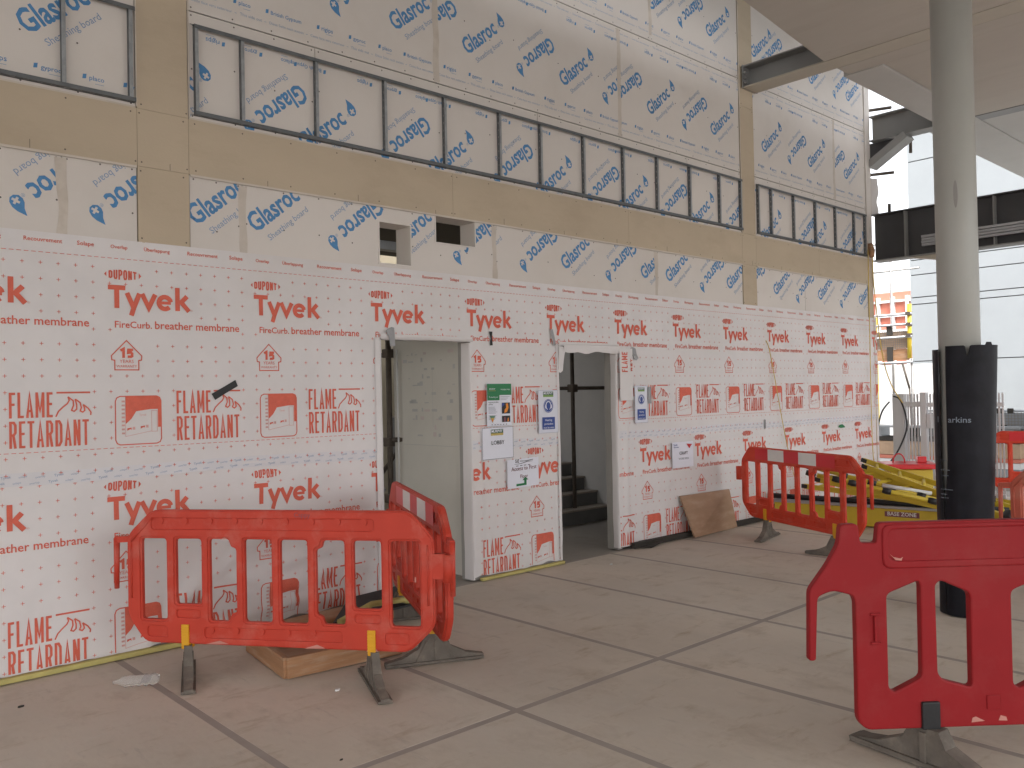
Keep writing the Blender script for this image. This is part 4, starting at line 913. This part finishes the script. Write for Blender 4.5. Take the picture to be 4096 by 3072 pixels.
barrierA((c3.x, c3.y, 0), atan2(u3.y, u3.x)+pi, 'red and white striped barrier standing before the yellow ladders', col='red2', twist=(radians(-60), radians(35)), fy=(-.58, .52), flip=True, sx=1.06)
barrierA((13.23, 3.35, 0), radians(-76), 'orange red striped barrier outdoors behind the dark steel column, farthest away', col='red2')
barrierA((7.63, 1.42, 0), radians(83)+pi, 'faded red barrier end showing right behind the crimson barrier', col='fadedred', strips=False)
# crimson barrier, near camera
bb = empty('plastic_barrier', (3.7347, 1.6032, 0), atan2(-.6507, .7593), label='large crimson barrier in the foreground with diamond ended slots and black foot', cat='barrier', group='red plastic pedestrian barriers')
OB = [(-.256,1.057),(-.175,1.057),(-.168,.975),(-.098,.972),(-.088,1.060),(1.44,1.060),(1.45,.972),(1.52,.972),(1.53,1.057),(1.60,1.057),(1.61,.97),(1.66,.88),(1.66,.72),(1.545,.70),(1.545,.20),(1.51,.165),(-.160,.165),(-.198,.205),
      (-.197,.72),(-.208,.748),(-.295,.772),(-.361,.745),(-.374,.47),(-.405,.47),(-.398,.775),(-.317,.883),(-.265,.971)]
ob_r = [.02,.02,.015,.015,.02]+[.02]*11+[.05,.05]+[.02,.03,.03,.02,.012,.012,.02,.02,.02]
SB = [[(-.058,.750),(.081,.803),(.092,.785),(.090,.385),(-.035,.325),(-.058,.345)], [(.158,.785),(.182,.803),(.312,.745),(.310,.335),(.182,.372),(.160,.400)]]
holes = []
for dx in (0, .552, 1.104):
    for k in range(2):
        P = [(p[0]+dx, p[1]) for p in SB[k]]
        if max(p[0] for p in P) < 1.5: holes.append(rounded(P, .022))
mb = MB(); V, F = plate(rounded(OB, ob_r), holes, .045, .008); mb.add(V, F); pb = mb.build('panel', 'crimson', bb)
mb = MB()
ring = rounded([(-.045, .90), (0, .893), (1.42, .893), (1.42, 1.03), (-.045, 1.03)], .03)
ol = rounded([(-.075, .86), (1.45, .86), (1.45, 1.052), (-.075, 1.052)], .04)
V, F = plate(ol, [ring], .062, .008); mb.add(V, F); mb.build('raised_rim', 'crimson', bb)
mb = MB()
for a, b in (((-.115, .55), (-.115, .66)), ((-.135, .665), (-.09, .665)), ((-.135, .54), (-.09, .54))): mb.bar((a[0], -.024, a[1]), (b[0], -.024, b[1]), .012, .022 if a[0] == b[0] else .015, up=(0, 1, 0))
mb.build('moulded_lug', 'crimson', bb, bevel=.003)
MB().bar((.40, -.024, .24), (.40, -.024, .30), .06, .008, up=(0, 1, 0)).build('moulded_lug', 'crimson', bb, bevel=.003)
for pts in ([(-.045,.925),(-.03,.912),(.0,.905),(.012,.912),(.005,.895),(-.02,.898)], [(.30,.185),(.36,.19),(.34,.20),(.32,.21),(.305,.205)], [(.42,.19),(.46,.188),(.455,.205),(.43,.212)]):
    T = []; fill(T, pts); mb = MB(); emit(mb, T, lambda x, z, o: (x, -.0235-o, z) if z < .5 else (x, -.0318-o, z), .0006); mb.build('scuff', 'scuff', bb)
for fx in (.12, 1.25):
    MB().box((fx-.040, -.036, .162), (fx+.040, .036, .282)).build('foot_clip', 'blackclip', bb, bevel=.006)
    mb = MB(); P = [(-.34,0),(-.345,.02),(-.22,.045),(-.10,.10),(-.065,.165),(.065,.165),(.10,.10),(.22,.045),(.36,.02),(.36,0)]
    mb.prism([(-.038, p[0], p[1]) for p in P], (.076, 0, 0)); mb.prism([(-.055, -.34, 0), (.055, -.34, 0), (.055, .355, 0), (-.055, .355, 0)], (0, 0, .022))
    for s_ in (-1, 1): mb.bar((s_*.04, .0, .012), (s_*.04, .0, .15), .03, .02, up=(1, 0, 0))
    f = mb.build('foot', 'rubber', bb, bevel=.006, loc=(fx, 0, 0)); f.rotation_euler = (0, 0, radians(31))

# ------------------------------------------------------------------ timber tray, plywood, floor litter
tr = empty('timber_tray', (2.385, 4.61, 0), radians(-10), label='low open timber tray on the floor behind the near barrier', cat='timber tray')
ax = Vector((.72, -.03)); by = Vector((-.02, .66)); 
c0, c1, c2_, c3_ = Vector((0, 0)), Vector((.76, .05)), Vector((.72, .72)), Vector((-.03, .70))
for a, b in ((c0, c1), (c1, c2_), (c2_, c3_), (c3_, c0)): MB().bar((a.x, a.y, .062), (b.x, b.y, .062), .036, .122).build('plank', 'timber', tr, bevel=.003)
MB().box((.02, .03, .004), (.70, .68, .018)).build('tray_base', 'plyface', tr)
tag(MB().prism([(3.0, 5.12, .10), (3.75, 5.15, .10), (3.8, 5.5, .16), (3.35, 5.48, .15)], (0, 0, .015)).build('rubber_sheet', 'blackclip'), 'black rubber sheet lying against the wall behind the near barrier', 'sheet')
tag(MB().tube([(2.95, 4.95, .16), (3.3, 5.1, .19), (3.6, 5.15, .16), (3.9, 5.3, .03)], .022, 8).build('yellow_hose', 'yellowfoam'), 'yellow hose lying over the rubber sheet by the wall', 'hose')
tag(MB().bar((2.7, 5.3, .07), (3.75, 5.35, .07), .25, .1).build('timber_offcut', 'timber', bevel=.003), 'timber offcut under the rubber sheet by the wall', 'timber')
lb = MB(); lb.prism([(7.87, 5.60, .012), (8.87, 5.70, .0), (8.79, 5.745, .455), (7.80, 5.735, .465)], (0, .018, .003))
tag(lb.build('plywood_offcut', 'plyface', bevel=.002), 'brown plywood offcut leaning on the foot of the wall', 'plywood')
mb = MB(); mb.prism([(6.83, 5.83, 0), (7.12, 5.62, 0), (7.36, 5.66, .02), (7.30, 5.76, .04), (6.95, 5.86, .06)], (0, 0, .012)); tag(mb.build('rubber_offcut', 'debris'), 'dark rubber offcut lying at the foot of the stair doorway', 'offcut')
n = 14; P0 = Vector((1.60, 5.20, .03)); P1_ = Vector((1.815, 5.07, .032)); mb = MB()
pts = [P0.lerp(P1_, i/n)+Vector((0, 0, .003*(i % 2))) for i in range(n+1)]; rr = [.010, .012, .017]+[.031+.004*((i % 2)-.5)*2-.004*noise.noise((i*.7, 0, 0)) for i in range(n-4)]+[.03, .02]
mb.tube(pts, rr, 12); tag(mb.build('plastic_bottle', 'clear'), 'crushed clear plastic bottle lying on the floor near the wall', 'bottle')
def bit(name, x, y, s_, mt, label):
    mb = MB(); P = [(s_*(.6+.4*random.random())*cos(k*pi/3), s_*.5*(.6+.4*random.random())*sin(k*pi/3), 0) for k in range(6)]
    mb.prism(P, (s_*.1, 0, s_*.4)); tag(mb.build(name, mt, loc=(x, y, .0202)), label, 'debris')
bit('debris', 1.123, 5.177, .022, 'debris', 'small dark scrap on the floor at the left edge of the picture'); bit('debris', 2.083, 5.352, .02, 'debris', 'small dark scrap on the floor behind the near barrier foot'); bit('debris', 2.458, 4.165, .022, 'white', 'small white scrap on the floor between the barrier feet')
bit('debris', 6.1, 5.3, .02, 'white', 'small pale scrap on the floor before the stair doorway'); bit('debris', 2.0, 3.36, .012, 'debris', 'tiny dark crumb on the floor joint near the camera'); bit('debris', 2.95, 1.9, .014, 'debris', 'tiny dark crumb on the floor before the crimson barrier'); bit('debris', 4.95, 5.9, .035, 'debris', 'dark scrap just inside the lobby doorway')
tag(MB().tube([(4.25, 2.02, .024), (4.3, 2.06, .032), (4.33, 2.0, .026), (4.31, 1.95, .024)], .004, 6).build('wire_offcut', 'tubedark'), 'thin bent wire offcut on the floor behind the crimson barrier', 'wire')

# ------------------------------------------------------------------ ladder pile
def ladder(A0, A1, B0, B1_, label, nr=6, tapes=True):
    o_ = Vector(A0); l = empty('fibreglass_ladder', A0, label=label, cat='ladder', group='yellow ladders piled by the wall')
    A0, A1, B0, B1_ = [Vector(p)-o_ for p in (A0, A1, B0, B1_)]
    for a, b in ((A0, A1), (B0, B1_)):
        MB().bar(a, b, .028, .062).build('stile', 'yellow', l, bevel=.004)
        d = (a-b).normalized(); MB().bar(a+d*.03, a-d*.05, .034, .05).build('rubber_cap', 'blackclip', l, bevel=.004); MB().bar(b-d*.03, b+d*.05, .036, .066).build('rubber_cap', 'blackclip', l, bevel=.004)
    for k in range(nr):
        t_ = (k+.6)/nr; MB().tube([A0.lerp(A1, t_), B0.lerp(B1_, t_)], .021, 10).build('rung', 'yellow', l)
    return l
stg = empty('ladder_beam', (9.85, 4.4, 0), atan2(-2.4, .45), label='long yellow staging beam with a brown label under the ladders', cat='staging')
MB().box((-1.25, -.02, .012), (1.25, .40, .235)).build('side_panel', 'yellow', stg, bevel=.006); MB().box((-1.26, -.035, .236), (1.26, .41, .268)).build('top_rail', 'alu', stg, bevel=.004)
MB().tube([(-1.3, .05, .305), (1.3, .05, .285)], .032, 12).build('black_tube', 'blackclip', stg)
mb = MB(); mb.box((.05, -.026, .145), (.42, -.0205, .205)); T = []; wtext(T, 'BASE ZONE', .235, .160, .31, mi=1, bold=.02, center=True); emit(mb, T, lambda x, z, o: (x, -.0262-o, z), .001, 0); mb.build('name_plate', ['maroon', 'white'], stg)
ladder((10.408, 4.847, .734), (10.232, 3.115, .301), (10.118, 4.707, .687), (9.898, 3.016, .213), 'topmost yellow ladder sloping down from the wall end of the pile', nr=6)
ladder((10.12, 4.75, .63), (10.0, 3.1, .23), (9.50, 5.0, .56), (9.60, 3.2, .27), 'yellow ladder taped black lying under the topmost ladder', nr=7)
ladder((10.7, 5.0, .42), (10.5, 2.9, .30), (10.35, 5.0, .42), (10.2, 2.9, .30), 'yellow ladder at the bottom of the pile nearly level', nr=7)
ladder((10.35, 5.25, .50), (10.15, 3.3, .40), (9.75, 5.3, .44), (9.72, 3.35, .33), 'yellow ladder wedged in the middle of the pile behind the taped poles', nr=7)
def pole(name, a, b, r_, m_, label, cat): tag(MB().tube([a, b], r_, 10).build(name, m_), label, cat)
pole('yellow_pole', (9.118, 4.811, .737), (9.70, 3.50, .355), .024, 'yellow', 'upper yellow pole with black tape wraps lying over the ladder pile', 'pole')
pole('yellow_pole', (8.941, 4.703, .675), (9.55, 3.45, .36), .024, 'yellow', 'lower yellow pole with black tape wraps lying over the ladder pile', 'pole')
for k, (x, y, z, l_) in enumerate(((9.09, 4.87, .752, 'black cap on the end of the upper yellow pole'), (8.915, 4.76, .69, 'black cap on the end of the lower yellow pole'), (9.24, 4.54, .657, 'black tape wrap nearest the end of the upper yellow pole'), (9.03, 4.52, .629, 'black tape wrap nearest the end of the lower yellow pole'),
    (9.10, 4.37, .592, 'second black tape wrap along the lower yellow pole'), (9.36, 4.27, .578, 'second black tape wrap along the upper yellow pole'), (9.44, 4.09, .525, 'third black tape wrap along the upper yellow pole'), (9.25, 4.06, .512, 'third black tape wrap along the lower yellow pole'), (9.56, 3.82, .45, 'fourth black tape wrap along the upper yellow pole'), (9.45, 3.66, .415, 'fourth black tape wrap along the lower yellow pole'))):
    d_ = Vector((.39, -.88, -.24))*(.055 if k < 2 else .045); tag(MB().tube([Vector((x, y, z))-d_, Vector((x, y, z)), Vector((x, y, z))+d_], [.030, .036, .031], 9).build('tape_wrap', 'blacktape'), l_, 'tape')
pole('white_pole', (9.35, 4.15, .56), (9.66, 3.75, .47), .022, 'white', 'short white pole lying over the yellow poles', 'pole')
for k, (x, y, z, r_) in enumerate(((9.75, 3.02, .26, .07), (9.85, 2.95, .14, .08), (9.6, 3.0, .08, .07))):
    mb = MB(); mb.tube([(x-.06, y, z), (x, y, z+.02), (x+.07, y-.03, z)], [r_*.6, r_, r_*.5], 9); tag(mb.build('rubber_castor', 'blackclip', bevel=.004), ('upper black castor at the end of the ladder pile', 'middle black castor at the end of the ladder pile', 'lowest black castor at the end of the ladder pile')[k], 'castor')

# ------------------------------------------------------------------ ropes and hose
def rope(name, pts, r_, mt, label, cat):
    P = []
    for i in range(len(pts)-1):
        p0, p1, p2, p3 = [Vector(pts[max(0, min(len(pts)-1, i+k))]) for k in (-1, 0, 1, 2)]
        for j in range(6):
            t_ = j/6; P.append(.5*((2*p1)+(-p0+p2)*t_+(2*p0-5*p1+4*p2-p3)*t_*t_+(-p0+3*p1-3*p2+p3)*t_**3))
    P.append(Vector(pts[-1])); tag(MB().tube(P, r_, 6).build(name, mt), label, cat)
rope('rope', [(12.6, 5.72, 3.72), (12.6, 5.725, 2.6), (12.6, 5.72, .61), (12.62, 5.6, .03)], .007, 'rope', 'yellow rope hanging straight down the far end of the wall', 'rope')
rope('rope', [(12.75, 5.72, 3.72), (12.86, 5.76, 3.2), (12.982, 5.718, 2.187), (13.084, 5.633, 1.687), (13.213, 5.519, 1.399)], .008, 'rope', 'yellow rope swinging from the wall end to the pale gate', 'rope')
rope('rope', [(9.69, 5.745, 2.27), (9.79, 5.74, 2.07), (10.11, 5.74, 1.01), (10.4, 5.735, .3), (10.5, 5.6, .03)], .0055, 'rope', 'thin yellow cord slanting down the membrane behind the ladders', 'rope')
rope('hose', [(13.484, 5.84, 1.409), (13.375, 5.915, 1.251), (13.32, 5.971, .959), (13.30, 6.02, .6), (13.343, 6.0, .373)], .012, 'blackclip', 'dark hose curving down on the wall side of the gate post', 'hose')
rope('hose', [(13.30, 5.70, 1.50), (13.36, 5.62, 1.44), (13.43, 5.57, 1.2), (13.43, 5.565, .96), (13.34, 5.67, .638), (13.24, 5.78, .45), (13.2, 5.95, .38)], .013, 'blackclip', 'dark hose looping over the face of the pale gate', 'hose')
mb = MB(); mb.tube([(12.68, 5.70, 3.62), (12.72, 5.72, 3.72), (12.70, 5.73, 3.83)], [.035, .05, .03], 8); tag(mb.build('rope_knot', 'timber'), 'knotted lump of rope tied where the dark beam meets the wall', 'rope')

# ------------------------------------------------------------------ gate and fence outside
gt = empty('metal_gate', (13.5, 5.3, -.35), label='pale grey barred gate with square posts beyond the wall end', cat='gate')
def g(nm, a, b, m_='fence', bev=.003): return MB().box((a[0], a[1]-5.3, a[2]+.35), (b[0], b[1]-5.3, b[2]+.35)).build(nm, m_, gt, bevel=bev)
g('post', (-.05, 5.60, -.35), (.06, 5.78, 1.53)); g('post', (-.05, 5.27, -.35), (.05, 5.36, 1.55)); g('rail', (-.02, 5.362, 1.33), (.02, 5.598, 1.41)); g('rail', (-.02, 4.2, 1.33), (.02, 5.268, 1.39)); g('rail', (-.02, 4.2, .0), (.02, 5.598, .06)); g('lock_box', (-.06, 5.20, 1.0), (.04, 5.262, 1.22))
k = 0; y = 5.57
while y > 4.2:
    if not (5.26 < y < 5.37): g('bar', (.022, y-.011, -.3), (.040, y+.011, 1.53), bev=0)
    y -= .048
# ------------------------------------------------------------------ red lidded bin, far scaffold, building
sk = empty('lidded_bin', (12.45, 5.15, -.35), radians(-55), label='low yellow bin with a wide red lid beyond the ladders', cat='bin')
MB().box((-.28, -.22, 0), (.28, .22, .82)).build('bin_body', 'yellow', sk, bevel=.01); MB().box((-.36, -.3, .83), (.36, .3, .90)).build('lid', 'sheetred', sk, bevel=.01)
mb = MB(); mb.tube([(-.12+.08*cos(a), 0, .90+.13*sin(a)) for a in [k*pi/8 for k in range(9)]], .01, 8); mb.build('handle', 'sheetred', sk); MB().box((.12, -.06, .901), (.24, .06, .99)).build('latch_box', 'sheetred', sk, bevel=.01)
fs = empty('far_scaffold', (20, 8.5, -.35), label='scaffold lift with boarded toe guards between the wall end and the pale building', cat='scaffold')
def fsb(nm, a, b, m_, r_=None):
    a = Vector(a)-Vector((20, 8.5, -.35)); b = Vector(b)-Vector((20, 8.5, -.35))
    (MB().tube([a, b], r_, 8) if r_ else MB().box(a, b)).build(nm, m_, fs)
fsb('standard', (20, 8.17, 2.3), (20, 8.15, 3.55), 'yellow', .05); fsb('standard', (20, 8.13, -.35), (20, 8.12, 2.3), 'tube', .03); fsb('standard', (20.1, 8.98, -.35), (20.1, 8.98, 3.3), 'yellow', .035); fsb('standard', (21, 8.98, -.35), (21, 8.98, 5.5), 'tube', .03)
for z_ in (3.33, 3.09, 2.80, 2.21): fsb('ledger', (19.95, 8.08, z_), (19.95, 10.6, z_-.02), 'alu', .028)
for z_ in (4.5, 5.2): fsb('ledger', (21, 8.3, z_), (21, 11.6, z_), 'tube', .025)
fsb('toe_board', (20.05, 8.2, 2.53), (20.09, 11, 2.93), 'toe'); fsb('toe_board', (20.05, 8.2, 2.26), (20.09, 11, 2.52), 'timber'); fsb('brace', (19.9, 8.30, 2.2), (19.9, 8.15, 1.6), 'tubedark', .025); fsb('brace', (19.9, 8.15, 1.6), (19.9, 8.1, -.3), 'tubedark', .02)
mb = MB()
for k in range(40): mb.bar((.03, -.25+k*.05, 2.88), (.03, -.25+k*.05, 3.30), .008, .008)
for k in range(9): mb.bar((.03, -.25, 2.88+k*.05), (.03, 1.75, 2.88+k*.05), .008, .008)
mb.build('brick_guard', 'wire', fs)
for k, (y, z_, h_) in enumerate(((8.62, 2.96, .10), (8.62, 2.40, .18))): fsb('clamp', (19.98, y-.06, z_-h_), (20.03, y+.06, z_+h_), 'debris')
for k in range(3): fsb('coupler', (19.9, 8.10, 3.33-.25*k-.04), (20.02, 8.2, 3.33-.25*k+.04), 'tubedark')
tag(MB().box((21.5, 8.2, -.35), (21.6, 10.6, 2.2)).build('hoarding', 'white'), 'plain white hoarding under the scaffold lift', 'hoarding')
lw = empty('stacked_materials', (17.5, 6.8, -.35), label='stacked boards and rails on the ground behind the pale gate', cat='materials')
for k, (z0, z1, m_) in enumerate(((0, .25, 'concrete'), (.26, .40, 'precast'), (.41, .52, 'white'), (.53, .60, 'brick'), (.61, .88, 'toe'), (.89, .97, 'debris'), (1.16, 1.20, 'alu'))): MB().box((0, -1.6, z0), (.5, 1.6, z1)).build('stacked_board', m_, lw)
for k in range(5): MB().box((.05, -1.5+.62*k, .975), (.45, -1.3+.62*k, 1.155)).build('spacer_block', 'debris' if k % 2 else 'alu', lw)
rb = empty('terracotta_building', (45, 20, -.35), label='terracotta clad building with white piers and bands seen past the wall end', cat='building')
MB().box((.3, -8, 0), (6, 14, 7.0)).build('cladding', 'brick', rb)
for k in range(16): MB().box((0, -6.2+k*.78-.08, 0), (.3, -6.2+k*.78+.06, 6.75)).build('pier', 'white', rb)
for z_ in (6.45, 5.68, 4.9, 4.1, 3.2): MB().box((.08, -8, z_), (.28, 14, z_+.12)).build('band', 'white', rb)
pb_ = empty('precast_building', (24, 0, -.35), label='tall pale grey precast concrete building beyond the canopy', cat='building')
zz = [0, 2.68, 4.25, 4.44, 5.06, 5.47, 8.2, 10.9, 13.6]
yy = [9.75, 3.5, -2.8, -9.1, -15.4, -22]
MB().box((.06, -22, 0), (8, 9.70, 13.5)).build('backing_wall', 'precastgap', pb_)
for i in range(len(zz)-1):
    for j in range(len(yy)-1): MB().box((0, yy[j+1]+.012, zz[i]+.012), (.055, yy[j]-.012, zz[i+1]-.012)).build('precast_panel', 'precast', pb_, bevel=.006)
MB().box((.057, 9.701, 0), (8, 9.74, 13.5)).build('side_panel', 'precast', pb_)
# mesh fence seen right of the column
mf = empty('mesh_fence', (18, 4.5, -.35), label='grey mesh fence panels with clamps before the precast building', cat='fence')
mb = MB()
for k in range(95): mb.bar((0, -2.6+k*.055, .02), (0, -2.6+k*.055, 1.48), .008, .008)
for k in range(27): mb.bar((0, -2.6, .02+k*.055), (0, 2.6, .02+k*.055), .008, .008)
mb.build('wire_mesh', 'wire', mf)
for z_ in (1.49, 1.17, .52, .02): MB().tube([(-.03, -2.6, z_), (-.03, 2.6, z_)], .02, 8).build('rail', 'alu', mf)
for y, z_ in ((1.18, 1.49), (.98, 1.49), (.70, 1.17), (1.1, 1.17), (.3, 1.4)): MB().box((-.07, y-.05, z_-.05), (-.01, y+.05, z_+.05)).build('clamp', 'debris', mf, bevel=.01)
MB().box((.15, -2.6, 0), (.25, 2.6, 1.44)).build('backing_sheet', 'precast', mf)
for k, (a, b, lb_) in enumerate((((13.2, 5.95, 6.01), (13.2, 5.574, 5.966), 'uppermost scaffold tube end sticking out past the wall corner'), ((13.2, 5.95, 4.99), (13.2, 5.56, 4.955), 'middle scaffold tube end sticking out past the wall corner'), ((13.2, 5.297, 5.44), (13.2, 5.298, 5.2), 'short scaffold tube end hanging below the soffit level beam'), ((13.1, 5.60, 4.29), (13.1, 5.598, 4.46), 'short scaffold tube end standing on the dark beam'))):
    t = tag(MB().tube([a, b], .024, 10).build('scaffold_tube', 'tubedark'), lb_, 'scaffold tube')
# bright overcast sky gets no dome: the world is the sky
